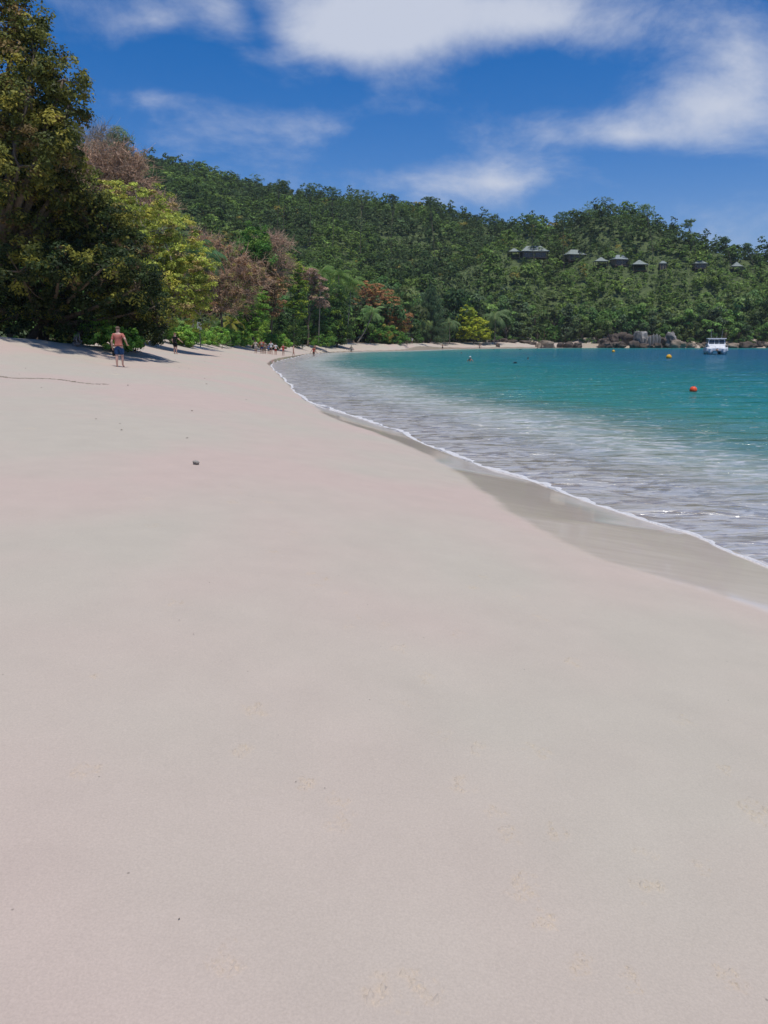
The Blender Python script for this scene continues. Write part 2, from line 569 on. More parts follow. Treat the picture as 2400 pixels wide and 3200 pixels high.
# ------------------------------------------------------------------ sand
def sand_material():
    m = bpy.data.materials.new('sand')
    m.use_nodes = True
    nt = m.node_tree; n, l = nt.nodes, nt.links
    b = n['Principled BSDF']
    tc = N(n, 'ShaderNodeTexCoord')
    wet = N(n, 'ShaderNodeAttribute', attribute_name='wet')      # metres from the wet edge, + seaward
    # ragged edge
    e = N(n, 'ShaderNodeTexNoise', i_Scale=1.3, i_Detail=5.0)
    l.new(tc.outputs['Object'], e.inputs['Vector'])
    e2 = N(n, 'ShaderNodeMath', operation='MULTIPLY_ADD', i_1=.34, i_2=-.17)
    l.new(e.outputs['Fac'], e2.inputs[0])
    ws = N(n, 'ShaderNodeMath', operation='ADD')
    l.new(wet.outputs['Fac'], ws.inputs[0]); l.new(e2.outputs[0], ws.inputs[1])
    wf = N(n, 'ShaderNodeMapRange', interpolation_type='SMOOTHSTEP')
    wf.inputs['From Min'].default_value = -.10; wf.inputs['From Max'].default_value = .16
    l.new(ws.outputs[0], wf.inputs['Value'])
    # dry colour: very faint broad mottling and grain
    b1 = N(n, 'ShaderNodeTexNoise', i_Scale=.22, i_Detail=3.0)
    l.new(tc.outputs['Object'], b1.inputs['Vector'])
    r1 = N(n, 'ShaderNodeValToRGB')
    r1.color_ramp.elements[0].position = .40; r1.color_ramp.elements[0].color = (.505, .402, .336, 1)
    r1.color_ramp.elements[1].position = .60; r1.color_ramp.elements[1].color = (.470, .418, .336, 1)
    l.new(b1.outputs['Fac'], r1.inputs['Fac'])
    g = N(n, 'ShaderNodeTexNoise', i_Scale=130.0, i_Detail=3.0, i_Roughness=.7)
    l.new(tc.outputs['Object'], g.inputs['Vector'])
    gm = N(n, 'ShaderNodeMapRange')
    gm.inputs['From Min'].default_value = .3; gm.inputs['From Max'].default_value = .7
    gm.inputs['To Min'].default_value = .90; gm.inputs['To Max'].default_value = 1.07
    l.new(g.outputs['Fac'], gm.inputs['Value'])
    mid = N(n, 'ShaderNodeTexNoise', i_Scale=2.3, i_Detail=6.0, i_Roughness=.6)
    l.new(tc.outputs['Object'], mid.inputs['Vector'])
    mm = N(n, 'ShaderNodeMapRange')
    mm.inputs['From Min'].default_value = .3; mm.inputs['From Max'].default_value = .7
    mm.inputs['To Min'].default_value = .965; mm.inputs['To Max'].default_value = 1.03
    l.new(mid.outputs['Fac'], mm.inputs['Value'])
    mu = N(n, 'ShaderNodeMath', operation='MULTIPLY')
    l.new(gm.outputs[0], mu.inputs[0]); l.new(mm.outputs[0], mu.inputs[1])
    dry = N(n, 'ShaderNodeVectorMath', operation='SCALE')
    l.new(r1.outputs[0], dry.inputs[0]); l.new(mu.outputs[0], dry.inputs['Scale'])
    # dark specks
    vo = N(n, 'ShaderNodeTexVoronoi', i_Scale=5.0)
    l.new(tc.outputs['Object'], vo.inputs['Vector'])
    sp = N(n, 'ShaderNodeMapRange')
    sp.inputs['From Min'].default_value = .012; sp.inputs['From Max'].default_value = .03
    sp.inputs['To Min'].default_value = .55; sp.inputs['To Max'].default_value = 1.0
    l.new(vo.outputs['Distance'], sp.inputs['Value'])
    dry2 = N(n, 'ShaderNodeVectorMath', operation='SCALE')
    l.new(dry.outputs[0], dry2.inputs[0]); l.new(sp.outputs[0], dry2.inputs['Scale'])
    # wet sand, streaked along the shore
    wm = N(n, 'ShaderNodeMapping')
    wm.inputs['Rotation'].default_value = (0, 0, R(-8)); wm.inputs['Scale'].default_value = (.8, 5, 1)
    l.new(tc.outputs['Object'], wm.inputs['Vector'])
    st = N(n, 'ShaderNodeTexNoise', i_Scale=1.6, i_Detail=5.0)
    l.new(wm.outputs[0], st.inputs['Vector'])
    r2 = N(n, 'ShaderNodeValToRGB')
    r2.color_ramp.elements[0].position = .35; r2.color_ramp.elements[0].color = (.63, .515, .40, 1)
    r2.color_ramp.elements[1].position = .7; r2.color_ramp.elements[1].color = (.71, .59, .47, 1)
    l.new(st.outputs['Fac'], r2.inputs['Fac'])
    mx = N(n, 'ShaderNodeMixRGB')
    l.new(wf.outputs[0], mx.inputs['Fac'])
    l.new(dry2.outputs[0], mx.inputs['Color1']); l.new(r2.outputs[0], mx.inputs['Color2'])
    l.new(mx.outputs[0], b.inputs['Base Color'])
    rr = N(n, 'ShaderNodeMapRange')
    rr.inputs['To Min'].default_value = .95; rr.inputs['To Max'].default_value = .3
    l.new(wf.outputs[0], rr.inputs['Value']); l.new(rr.outputs[0], b.inputs['Roughness'])
    b.inputs['Specular IOR Level'].default_value = .35
    cw = N(n, 'ShaderNodeMath', operation='MULTIPLY', i_1=.85)
    l.new(wf.outputs[0], cw.inputs[0]); l.new(cw.outputs[0], b.inputs['Coat Weight'])
    b.inputs['Coat Roughness'].default_value = .05
    b.inputs['Coat IOR'].default_value = 1.33
    # relief
    h1 = N(n, 'ShaderNodeMath', operation='MULTIPLY_ADD', i_1=.10)
    l.new(g.outputs['Fac'], h1.inputs[0]); 
    m5 = N(n, 'ShaderNodeTexNoise', i_Scale=9.0, i_Detail=4.0)
    l.new(tc.outputs['Object'], m5.inputs['Vector'])
    h0 = N(n, 'ShaderNodeMath', operation='MULTIPLY_ADD', i_1=.35)
    l.new(m5.outputs['Fac'], h0.inputs[0]); l.new(mid.outputs['Fac'], h0.inputs[2])
    l.new(h0.outputs[0], h1.inputs[2])
    bs = N(n, 'ShaderNodeMapRange')
    bs.inputs['To Min'].default_value = .22; bs.inputs['To Max'].default_value = .03
    l.new(wf.outputs[0], bs.inputs['Value'])
    bp = N(n, 'ShaderNodeBump', i_Distance=.03)
    l.new(bs.outputs[0], bp.inputs['Strength'])
    l.new(h1.outputs[0], bp.inputs['Height'])
    l.new(bp.outputs['Normal'], b.inputs['Normal'])
    return m


def on_ground(px, py):
    z = 1.0
    for _ in range(18):
        q = onz(px, py, min(z, CAMZ - .05))
        z = .5 * z + .5 * gz(q[0], q[1])
    return q


WETL = wet_line()
M['sand'] = sand_material()
az = np.concatenate([np.arange(-180, -36, 4), np.arange(-36, 36, .25), np.arange(36, 184, 4)])
rad = np.concatenate([[.02, .3, .7], 1.0 * 1.016 ** np.arange(0, 366)])
X, Y_, q = polar(np.radians(az), rad)
Z, dw, dv, land, veg = ground(X, Y_, True)
Z = surf(X, Y_)
inl = np.where(veg, dv, 0)
wd, _ = nearest(np.stack([X, Y_], 1), WETL[:-2])
wet_in = inside(np.stack([X, Y_], 1), np.vstack([WETL, [(900, -70)]]))
wetv = np.where(wet_in, wd, -wd)
keep = (inl[q].min(1) < 7) & (np.where(land, 0, dw)[q].min(1) < 60)
V, qq, wv = compact(np.stack([X, Y_, Z], 1), q[keep], wetv)
beach = link('sand_beach', new_mesh('sand_beach', V, qq, M['sand'], True, {'wet': wv}))
beach['kind'] = 'structure'
beach['label'] = 'pale sand beach curving along the bay with a wet strip'

# ------------------------------------------------------------------ hillside under the forest
azh = np.radians(np.concatenate([np.arange(-140, -30, 3), np.arange(-30, 34, .75), np.arange(34, 60, 3)]))
X, Y_, q = polar(azh, np.concatenate([np.arange(24, 300, 5), np.arange(300, 640, 12)]))
Z, dw, dv, land, veg = ground(X, Y_, True)
inl = np.where(veg, dv, -dv)
Z = np.where(inl < 9, Z - .35, Z)
keep = (inl[q].min(1) > 3)
V, qq = compact(np.stack([X, Y_, Z], 1), q[keep])
hillo = link('hillside', new_mesh('hillside', V, qq, M['soil'], True))
hillo['kind'] = 'structure'
hillo['label'] = 'steep forested hillside behind the bay'


# ------------------------------------------------------------------ sea
def water_material():
    m = bpy.data.materials.new('sea_water')
    m.use_nodes = True
    nt = m.node_tree; n, l = nt.nodes, nt.links
    n.clear()
    out = N(n, 'ShaderNodeOutputMaterial')
    tc = N(n, 'ShaderNodeTexCoord')
    sh = N(n, 'ShaderNodeAttribute', attribute_name='shore')     # metres from the waterline
    # patches of sea grass and sand shift the colour bands
    pn = N(n, 'ShaderNodeTexNoise', i_Scale=.06, i_Detail=4.0, i_Roughness=.55)
    pm = N(n, 'ShaderNodeMapping'); pm.inputs['Scale'].default_value = (.5, 1.4, 1)
    l.new(tc.outputs['Object'], pm.inputs['Vector']); l.new(pm.outputs[0], pn.inputs['Vector'])
    pa = N(n, 'ShaderNodeMath', operation='MULTIPLY_ADD', i_1=.9, i_2=.55)
    l.new(pn.outputs['Fac'], pa.inputs[0])
    s2 = N(n, 'ShaderNodeMath', operation='MULTIPLY')
    l.new(sh.outputs['Fac'], s2.inputs[0]); l.new(pa.outputs[0], s2.inputs[1])
    dv_ = N(n, 'ShaderNodeMath', operation='DIVIDE', i_1=76.0)
    l.new(s2.outputs[0], dv_.inputs[0])
    cr = N(n, 'ShaderNodeValToRGB')
    el = cr.color_ramp.elements
    el[0].position = 0; el[0].color = (.42, .36, .30, 1)
    el[1].position = 1.0; el[1].color = (.006, .09, .17, 1)
    for p, c in ((3.5, (.46, .48, .40)), (6.5, (.31, .37, .30)), (9, (.11, .235, .185)), (14, (.036, .23, .18)), (26, (.012, .20, .178)), (50, (.008, .135, .175))):
        e = el.new(p / 90); e.color = (*c, 1)
    l.new(dv_.outputs[0], cr.inputs['Fac'])
    # waves: long low swell + wind ripples stretched along the crests
    def wv(scale, sx, sy, rot, detail, dist=.6):
        mp = N(n, 'ShaderNodeMapping')
        mp.inputs['Rotation'].default_value = (0, 0, R(rot)); mp.inputs['Scale'].default_value = (sx, sy, 1)
        l.new(tc.outputs['Object'], mp.inputs['Vector'])
        t = N(n, 'ShaderNodeTexNoise', i_Scale=scale, i_Detail=detail, i_Roughness=.5, i_Distortion=dist)
        l.new(mp.outputs[0], t.inputs['Vector'])
        return t
    w1 = wv(1.0, .8, 2.4, -14, 3)
    w2 = wv(3.2, .7, 2.2, 6, 3)
    w3 = wv(.28, .7, 2.2, -8, 2)
    s = N(n, 'ShaderNodeMath', operation='MULTIPLY_ADD', i_1=.30)
    l.new(w2.outputs['Fac'], s.inputs[0]); l.new(w1.outputs['Fac'], s.inputs[2])
    s3 = N(n, 'ShaderNodeMath', operation='MULTIPLY_ADD', i_1=3.6)
    l.new(w3.outputs['Fac'], s3.inputs[0]); l.new(s.outputs[0], s3.inputs[2])
    bp = N(n, 'ShaderNodeBump', i_Strength=1.0, i_Distance=.27)
    l.new(s3.outputs[0], bp.inputs['Height'])
    # foam lace close to the shore, its pale streaks also painting cloud reflections
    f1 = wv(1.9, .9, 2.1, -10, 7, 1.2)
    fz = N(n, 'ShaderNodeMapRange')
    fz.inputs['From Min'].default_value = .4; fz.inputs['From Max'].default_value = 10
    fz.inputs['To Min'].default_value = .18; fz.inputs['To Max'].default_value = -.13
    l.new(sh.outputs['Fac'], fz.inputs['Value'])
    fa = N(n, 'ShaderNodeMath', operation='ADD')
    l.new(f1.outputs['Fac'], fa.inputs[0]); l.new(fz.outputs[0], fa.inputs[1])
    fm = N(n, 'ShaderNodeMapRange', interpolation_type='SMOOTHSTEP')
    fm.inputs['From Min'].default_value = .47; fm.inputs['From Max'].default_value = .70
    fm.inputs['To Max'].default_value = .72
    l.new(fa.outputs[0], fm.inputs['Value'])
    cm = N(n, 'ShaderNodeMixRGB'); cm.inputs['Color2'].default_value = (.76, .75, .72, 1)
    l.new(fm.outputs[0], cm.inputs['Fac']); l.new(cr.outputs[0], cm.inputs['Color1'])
    body = N(n, 'ShaderNodeBsdfDiffuse')
    l.new(cm.outputs[0], body.inputs['Color'])
    l.new(bp.outputs['Normal'], body.inputs['Normal'])
    tr = N(n, 'ShaderNodeBsdfTransparent')
    al = N(n, 'ShaderNodeMapRange', interpolation_type='SMOOTHSTEP')
    al.inputs['From Min'].default_value = .0; al.inputs['From Max'].default_value = 5.0
    al.inputs['To Min'].default_value = .18; al.inputs['To Max'].default_value = 1.0
    l.new(sh.outputs['Fac'], al.inputs['Value'])
    am = N(n, 'ShaderNodeMath', operation='MAXIMUM')
    l.new(al.outputs[0], am.inputs[0]); l.new(fm.outputs[0], am.inputs[1])
    m1 = N(n, 'ShaderNodeMixShader')
    l.new(am.outputs[0], m1.inputs[0]); l.new(tr.outputs[0], m1.inputs[1]); l.new(body.outputs[0], m1.inputs[2])
    gl = N(n, 'ShaderNodeBsdfGlossy', i_Roughness=.10)
    l.new(bp.outputs['Normal'], gl.inputs['Normal'])
    fr0 = N(n, 'ShaderNodeFresnel', i_IOR=1.33)
    l.new(bp.outputs['Normal'], fr0.inputs['Normal'])
    fr = N(n, 'ShaderNodeMath', operation='MULTIPLY', i_1=.40)
    l.new(fr0.outputs[0], fr.inputs[0])
    m2 = N(n, 'ShaderNodeMixShader')
    l.new(fr.outputs[0], m2.inputs[0]); l.new(m1.outputs[0], m2.inputs[1]); l.new(gl.outputs[0], m2.inputs[2])
    l.new(m2.outputs[0], out.inputs['Surface'])
    return m


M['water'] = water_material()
azw = np.radians(np.concatenate([np.arange(-22, 34, .17), np.arange(34, 175, 3)]))
radw = np.concatenate([3.5 * 1.012 ** np.arange(0, 375), 310 * 1.25 ** np.arange(0, 14)])
X, Y_, q = polar(azw, radw)
P2 = np.stack([X, Y_], 1)
dw, _ = nearest(P2, W)
land = inside(P2, LAND)
rd = np.hypot(X, Y_)
wz = np.zeros(len(X))
wr = np.random.default_rng(3)
for lam in (3.4, 2.3, 1.7, 1.2, .9, .7):
    for k in range(3):
        th = R(-100 + wr.uniform(-28, 28))       # travelling roughly towards the camera's shore
        ph = wr.uniform(0, 6.28)
        kk = 2 * math.pi / (lam * wr.uniform(.85, 1.15))
        fade = np.clip((lam * 38 - rd) / (lam * 12), 0, 1)
        wz += .006 * lam ** .85 * np.sin(kk * (X * math.cos(th) + Y_ * math.sin(th)) + ph + .5 * np.sin(X * .31 + ph)) * fade
amp = np.where(land, .25, np.clip(.25 + dw / 5, 0, 1))
Zw = wz * amp
sd_ = np.where(land, -dw, dw)
keep = sd_[q].max(1) > -1.2
V, qq, sv = compact(np.stack([X, Y_, Zw], 1), q[keep], np.maximum(sd_, 0))
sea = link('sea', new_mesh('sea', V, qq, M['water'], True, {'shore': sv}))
sea['kind'] = 'structure'
sea['label'] = 'clear turquoise sea with small ripples in the bay'

# foam rolling up at the edge of the water
M['foam'] = noisy('foam', (.58, .57, .56), (.70, .69, .68), 30, .8, .6)
fv, ff = [], []
arc = np.concatenate([[0], np.cumsum(np.hypot(*np.diff(W, axis=0).T))])
start = arc[22]; end = arc[-6]
s_ = start
pts = []
while s_ < min(end, start + 190):
    x = np.interp(s_, arc, W[:, 0]); y = np.interp(s_, arc, W[:, 1])
    pts.append((x, y))
    s_ += max(.035, .006 * math.hypot(x, y))
pts = np.array(pts)
tg = np.gradient(pts, axis=0); tg /= np.linalg.norm(tg, axis=1)[:, None]
nrm = np.stack([tg[:, 1], -tg[:, 0]], 1)          # seaward
for i, (p, nn) in enumerate(zip(pts, nrm)):
    a = mnoise.noise((p[0] * 1.1, p[1] * 1.1, 3.3)); b = mnoise.noise((p[0] * 4.5, p[1] * 4.5, 9)); c = mnoise.noise((p[0] * .35, p[1] * .35, 5))
    off = .10 * a + .05 * b + .18 * c
    w = max(.05, .12 + .07 * b + .09 * c) * (1 + .004 * math.hypot(*p))
    hgt = max(.008, .017 + .012 * b + .008 * a)
    for k, (u, z) in enumerate(((0, -.03), (.2, .6), (.45, 1.0), (.7, .8), (1, -.03))):
        qx = p + nn * (off + w * u)
        fv.append((qx[0], qx[1], 0)); ff.append(hgt * z)
fv = np.array(fv)
gzv = np.maximum(ground(fv[:, 0], fv[:, 1]), 0)
fv[:, 2] = gzv + np.array(ff)
nfo = len(pts)
idx = np.arange(nfo * 5).reshape(nfo, 5)
fq = np.stack([idx[:-1, :-1], idx[:-1, 1:], idx[1:, 1:], idx[1:, :-1]], -1).reshape(-1, 4)
foam = link('foam_line', new_mesh('foam_line', fv, fq[:, ::-1], M['foam'], True))
tag(foam, 'thin white line of foam along the edge of the water', 'foam', kind='stuff')
#==CONT==


# ------------------------------------------------------------------ trees
def unit(v):
    return v / np.maximum(np.linalg.norm(v, axis=-1, keepdims=True), 1e-9)


def leaf_quads(C, Nn, L, Wd, g):
    """one pointed leaf (a kite of four corners) at each centre C with normal Nn"""
    n = len(C)
    t = unit(np.cross(Nn, unit(g.normal(size=(n, 3)))))
    b = np.cross(Nn, t)
    L = np.broadcast_to(np.asarray(L, float), (n,))[:, None]
    Wd = np.broadcast_to(np.asarray(Wd, float), (n,))[:, None]
    fold = Nn * (Wd * .18)
    V = np.stack([C - t * L * .5, C - b * Wd * .5 + fold, C + t * L * .5, C + b * Wd * .5 + fold], 1).reshape(-1, 3)
    Fq = np.arange(4 * n).reshape(n, 4)
    return V, Fq


def crown_clumps(blobs, n, g, flat_bottom=.0, inner=.45):
    """blobs: (cx,cy,cz,rx,ry,rz). Returns clump centres and outward directions"""
    B = np.array(blobs, float)
    wgt = (B[:, 3] * B[:, 5] + B[:, 3] * B[:, 4] + B[:, 4] * B[:, 5]) ** 1.0
    k = g.choice(len(B), n, p=wgt / wgt.sum())
    d = unit(g.normal(size=(n, 3)))
    r = inner + (1 - inner) * g.random(n) ** .45
    # uneven outline: some directions of each blob bulge, some are hollow
    lump = 1 + .16 * np.sin(d[:, 0] * 5 + k * 1.7) * np.sin(d[:, 2] * 6 + k) + .12 * np.sin(d[:, 1] * 9 + k * 2.3)
    C = B[k, :3] + d * B[k, 3:6] * (r * lump)[:, None]
    return C, d, k


def make_leaves(C, D, per, rc, L, asp, pal, g, up=.55, flat=.75, jit=.22, tipcol=None, tipfrac=0.0, hang=0.0):
    """per leaves in each clump of radius rc; pal: list of (weight, rgb)"""
    n = len(C)
    w = np.array([p[0] for p in pal], float); cols = np.array([p[1] for p in pal], float)
    # neighbouring clumps share colours
    ci = g.choice(len(pal), n, p=w / w.sum())
    ccol = cols[ci] * (1 + g.normal(0, .14, (n, 1)))
    if tipcol is not None:
        m = g.random(n) < tipfrac
        ccol[m] = np.array(tipcol) * (1 + g.normal(0, .15, (m.sum(), 1)))
    size = rc * g.uniform(.6, 1.35, n)
    idx = np.repeat(np.arange(n), per)
    d = unit(g.normal(size=(len(idx), 3)) + (D[idx] * .8 + np.array([0, 0, up])))
    rad = size[idx] * g.uniform(.35, 1.0, len(idx))
    P = C[idx] + d * rad[:, None] * np.array([1, 1, flat])
    P[:, 2] -= hang * g.random(len(idx)) * size[idx]
    nn = unit(d * .7 + np.array([0, 0, .5]) + g.normal(0, .45, (len(idx), 3)))
    LL = L * g.uniform(.7, 1.3, len(idx))
    V, Fq = leaf_quads(P, nn, LL, LL * asp, g)
    col = ccol[idx] * (1 + g.normal(0, jit, (len(idx), 1)))
    col = np.clip(col, .004, 1)
    return V, Fq, np.repeat(col, 4, 0)


def limb_path(a, b, g, sag=.12, n=5):
    a, b = np.array(a, float), np.array(b, float)
    L = np.linalg.norm(b - a)
    mid = (a + b) / 2 + g.normal(0, .07, 3) * L + np.array([0, 0, -sag * L * .3])
    out = []
    for i in range(n + 1):
        t = i / n
        out.append((1 - t) ** 2 * a + 2 * t * (1 - t) * mid + t * t * b)
    return out


def wood(base, fork, blobs, C, r0, g, twigs=60, name='trunk', tips=True):
    mb = MB()
    base, fork = np.array(base, float), np.array(fork, float)
    tp = limb_path(base - np.array([0, 0, .3]), fork, g, 0)
    mb.tube(tp, [r0 * (1.35 if i == 0 else 1 - .35 * i / 5) for i in range(6)], 9)
    cen = []
    for b in blobs:
        e = np.array(b[:3])
        p = limb_path(fork, e, g)
        mb.tube(p, [r0 * .6 * (1 - .75 * i / 5) for i in range(6)], 7)
        cen.append(e)
    cen = np.array(cen)
    if twigs and len(C):
        for i in g.choice(len(C), min(twigs, len(C)), replace=False):
            j = np.argmin(np.linalg.norm(cen - C[i], axis=1))
            p = limb_path(cen[j], C[i], g, .2, 3)
            rr = r0 * .16
            mb.tube(p, [rr, rr * .7, rr * .45, rr * .2], 4, False)
    return mb


def px_blobs(blobs, Y):
    out = []
    for b in blobs:
        px, py, rx, rz = b[:4]
        dY = b[4] if len(b) > 4 else 0
        dep = b[5] if len(b) > 5 else 1.0
        c = at(px, py, Y + dY); s = mpp(Y + dY)
        out.append((c[0], c[1], c[2], rx * s, max(rx, rz) * s * dep, rz * s))
    return out


def tree(name, label, Y, base_px, blobs, pal, n=260, per=90, rc=.5, L=.17, asp=.5, r0=.25, fork=.35, cat='tree', seed=1, group=None,
         up=.55, flat=.75, tipcol=None, tipfrac=0., twigs=60, bark='bark', inner=.45, mat='leaf_hero', hang=0., jit=.22, lean=None, crown_name='crown'):
    g = np.random.default_rng(seed)
    B = px_blobs(blobs, Y)
    base = gp(base_px, Y)
    C, D, k = crown_clumps(B, n, g, inner=inner)
    gv = ground(C[:, 0], C[:, 1])
    C[:, 2] = np.maximum(C[:, 2], gv + .25)
    V, Fq, col = make_leaves(C, D, per, rc, L, asp, pal, g, up, flat, jit, tipcol, tipfrac, hang)
    Bm = np.array(B)
    top = Bm[:, 2].mean()
    cen = Bm[:, :3].mean(0)
    fk = base + (cen - base) * fork if lean is None else at(*lean, Y)
    root = thing(name, base, label, cat, group)
    V = V - base
    gv = ground(V[:, 0] + base[0], V[:, 1] + base[1]) - base[2]
    V[:, 2] = np.maximum(V[:, 2], gv + .02)
    mb = wood((0, 0, 0), fk - base, [tuple(np.array(b[:3]) - base) for b in B], C - base, r0, g, twigs)
    mb.build('trunk', M[bark], root, True)
    me = new_mesh(crown_name, V, Fq, M[mat], False, None, col)
    link(crown_name, me, root)
    return root


# palettes (real leaf colours)
DARKG = [(5, (.022, .045, .012)), (3, (.03, .06, .014)), (1, (.05, .075, .015))]
OLIVE = [(4, (.042, .050, .013)), (3, (.062, .066, .015)), (1.6, (.10, .07, .028)), (1.2, (.105, .10, .02))]
YGREEN = [(4, (.17, .19, .035)), (3, (.125, .145, .028)), (1.5, (.21, .20, .04)), (1.4, (.16, .12, .05))]
BROWN = [(4, (.135, .082, .045)), (3, (.10, .065, .035)), (1, (.17, .11, .05)), (.8, (.10, .10, .025))]
PINKB = [(4, (.20, .14, .105)), (3, (.165, .11, .08)), (.8, (.12, .11, .04))]
MIDG = [(4, (.045, .10, .02)), (3, (.06, .12, .022)), (1, (.085, .13, .025))]
BRIGHT = [(4, (.085, .16, .025)), (3, (.12, .18, .028)), (1, (.06, .12, .02))]
ORANGE = [(4, (.20, .105, .045)), (3, (.16, .085, .04)), (1.2, (.14, .12, .03)), (.6, (.06, .08, .02))]
GOLD = [(4, (.20, .215, .022)), (3, (.16, .185, .02)), (1, (.11, .15, .02))]


def dry_twigs(name, label, Y, base_px, blobs, n=900, seed=1, r0=.2, leaves=0, pal=PINKB, bark='bark', L=.3, cat='tree', twigmat='twig', rt=.012, fork=.45):
    """a leafless or nearly leafless tree: limbs, branches and a haze of fine twigs"""
    g = np.random.default_rng(seed)
    B = px_blobs(blobs, Y)
    base = gp(base_px, Y)
    C, D, k = crown_clumps(B, n // 6, g, inner=.35)
    cen = np.array(B)[:, :3].mean(0)
    root = thing(name, base, label, cat)
    fk = base + (cen - base) * fork
    wood((0, 0, 0), fk - base, [tuple(np.array(b[:3]) - base) for b in B], C - base, r0, g, min(90, n // 8)).build('trunk', M[bark], root, True)
    mb = MB()
    for i in range(len(C)):
        for j in range(6):
            d = unit(D[i] * .7 + g.normal(0, .6, 3) + np.array([0, 0, .25]))
            a = C[i] - base - d * g.uniform(.1, .5)
            ln = g.uniform(.5, 1.5) * L * 4
            m_ = a + d * ln * .5 + g.normal(0, .08, 3) * ln
            e = a + d * ln + g.normal(0, .12, 3) * ln
            mb.tube([a, m_, e], [rt * 1.6, rt, rt * .5], 3, False)
            e2 = m_ + unit(d + g.normal(0, .6, 3)) * ln * .5
            mb.tube([m_, e2], [rt, rt * .5], 3, False)
    mb.build('twigs', M[twigmat], root)
    if leaves:
        V, Fq, col = make_leaves(C, D, leaves, .6, L * .6, .6, pal, g)
        link('crown', new_mesh('crown', V - base, Fq, M['leaf_hero'], False, None, col), root)
    return root


def palm(name, label, Y, base_px, crown, frond=2.8, n=16, seed=1, pal=((.045, .085, .02), (.07, .11, .025)), r0=.13, droop=1.0, bend=0.0, group=None, cat='palm tree'):
    g = np.random.default_rng(seed)
    base = gp(base_px, Y)
    top = at(*crown, Y) - base
    root = thing(name, base, label, cat, group)
    mid = top * .5 + np.array([bend, 0, -abs(bend) * .2])
    pts = [((1 - t) ** 2) * np.array([0, 0, -.3]) + 2 * t * (1 - t) * mid + t * t * top for t in np.linspace(0, 1, 9)]
    MB().tube(pts, [r0 * (1.5 if i == 0 else 1.0 - .035 * i) for i in range(9)], 9).build('trunk', M['palm_bark'], root, True)
    shared = []
    for i in range(n):
        a = 2 * math.pi * i / n * 2.4 + g.uniform(-.2, .2)
        el = g.uniform(-.25, 1.15)
        ln = frond * g.uniform(.8, 1.1)
        hd = np.array([math.cos(a), math.sin(a), 0])
        path, p, ang = [], top.copy(), el
        S = 12
        for s in range(S + 1):
            path.append(p.copy())
            p = p + (hd * math.cos(ang) + np.array([0, 0, math.sin(ang)])) * ln / S
            ang -= droop * (.10 + .10 * s / S) * (1.2 if el < .5 else 1.0)
        path = np.array(path)
        V, Fq, C_ = [], [], []
        side = np.cross(hd, [0, 0, 1.0])
        col = np.array(pal[0]) + (np.array(pal[1]) - np.array(pal[0])) * g.random()
        for s in range(1, S):
            for h in (0, .5):
                q0 = path[s] * (1 - h) + path[s + 1] * h
                tdir = unit(path[min(s + 1, S)] - path[s - 1])
                tpos = (s + h) / S
                ll = ln * .30 * math.sin(math.pi * (.12 + .82 * tpos)) + .05
                for sg in (-1, 1):
                    d = unit(side * sg * .8 + tdir * .55 + np.array([0, 0, -.45 - .3 * g.random()]))
                    e = q0 + d * ll
                    wv_ = tdir * max(ln * .016, .03)
                    k = len(V)
                    V += [q0 - wv_, q0 + wv_, e + wv_ * .25, e - wv_ * .25]
                    Fq.append((k, k + 1, k + 2, k + 3))
                    C_ += [col * g.uniform(.8, 1.2)] * 4
        # rib
        for s in range(S):
            k = len(V)
            u = side * ln * .008
            V += [path[s] - u, path[s] + u, path[s + 1] + u * .8, path[s + 1] - u * .8]
            Fq.append((k, k + 1, k + 2, k + 3)); C_ += [np.array((.12, .12, .04))] * 4
        link('frond', new_mesh('frond', np.array(V), np.array(Fq), M['leaf_hero'], False, None, np.array(C_)), root)
    return root


# ---- the takamaka trees overhanging the sand on the left
tree('takamaka_tree', 'tallest tree at the beach head, spreading olive and bronze leaves against the sky', 40, -70,
     [(40, 90, 90, 90), (-40, 260, 170, 170, 0, .6), (110, 170, 70, 60, -1), (200, 250, 70, 50, -1.5), (215, 330, 60, 50, -1.5), (120, 330, 90, 80), (40, 440, 130, 100), (150, 500, 90, 70), (130, 420, 90, 60), (140, 430, 80, 70, -2.5), (90, 300, 80, 80, -2.5), (60, 520, 90, 80, -3), (60, 580, 130, 90),
      (170, 590, 70, 60), (230, 640, 90, 70, 2), (300, 690, 100, 70, 3), (230, 560, 60, 50, 1), (-120, 500, 170, 160), (20, 700, 130, 90), (-60, 60, 110, 110)],
     OLIVE, n=1300, per=60, rc=.55, L=.19, r0=.42, fork=.45, seed=11, tipcol=(.14, .125, .025), tipfrac=.12, twigs=170, inner=.55)
tree('takamaka_tree', 'dense dark tree with yellow leaf tips whose boughs hang down to the sand', 43, 90,
     [(30, 800, 150, 130, 0, .7), (200, 740, 160, 120), (330, 760, 130, 120), (140, 900, 170, 110, -1), (320, 880, 140, 110, -1), (410, 900, 90, 110), (440, 970, 90, 80, .5), (472, 1025, 45, 42, 2),
      (250, 980, 130, 90, -1), (60, 980, 110, 60, -1.5), (400, 1020, 80, 60, 1), (-80, 850, 140, 200), (60, 690, 120, 80), (330, 830, 90, 50, -4), (430, 900, 70, 40, -3), (180, 830, 110, 50, -5), (60, 850, 110, 60, -5), (480, 960, 50, 35, -1)],
     [(5, (.013, .022, .008)), (3, (.019, .03, .009)), (1, (.03, .037, .01)), (1.2, (.045, .032, .016))], n=1350, per=58, rc=.5, L=.18, r0=.27, fork=.3, seed=12, tipcol=(.105, .105, .02), tipfrac=.18, twigs=150, inner=.6)
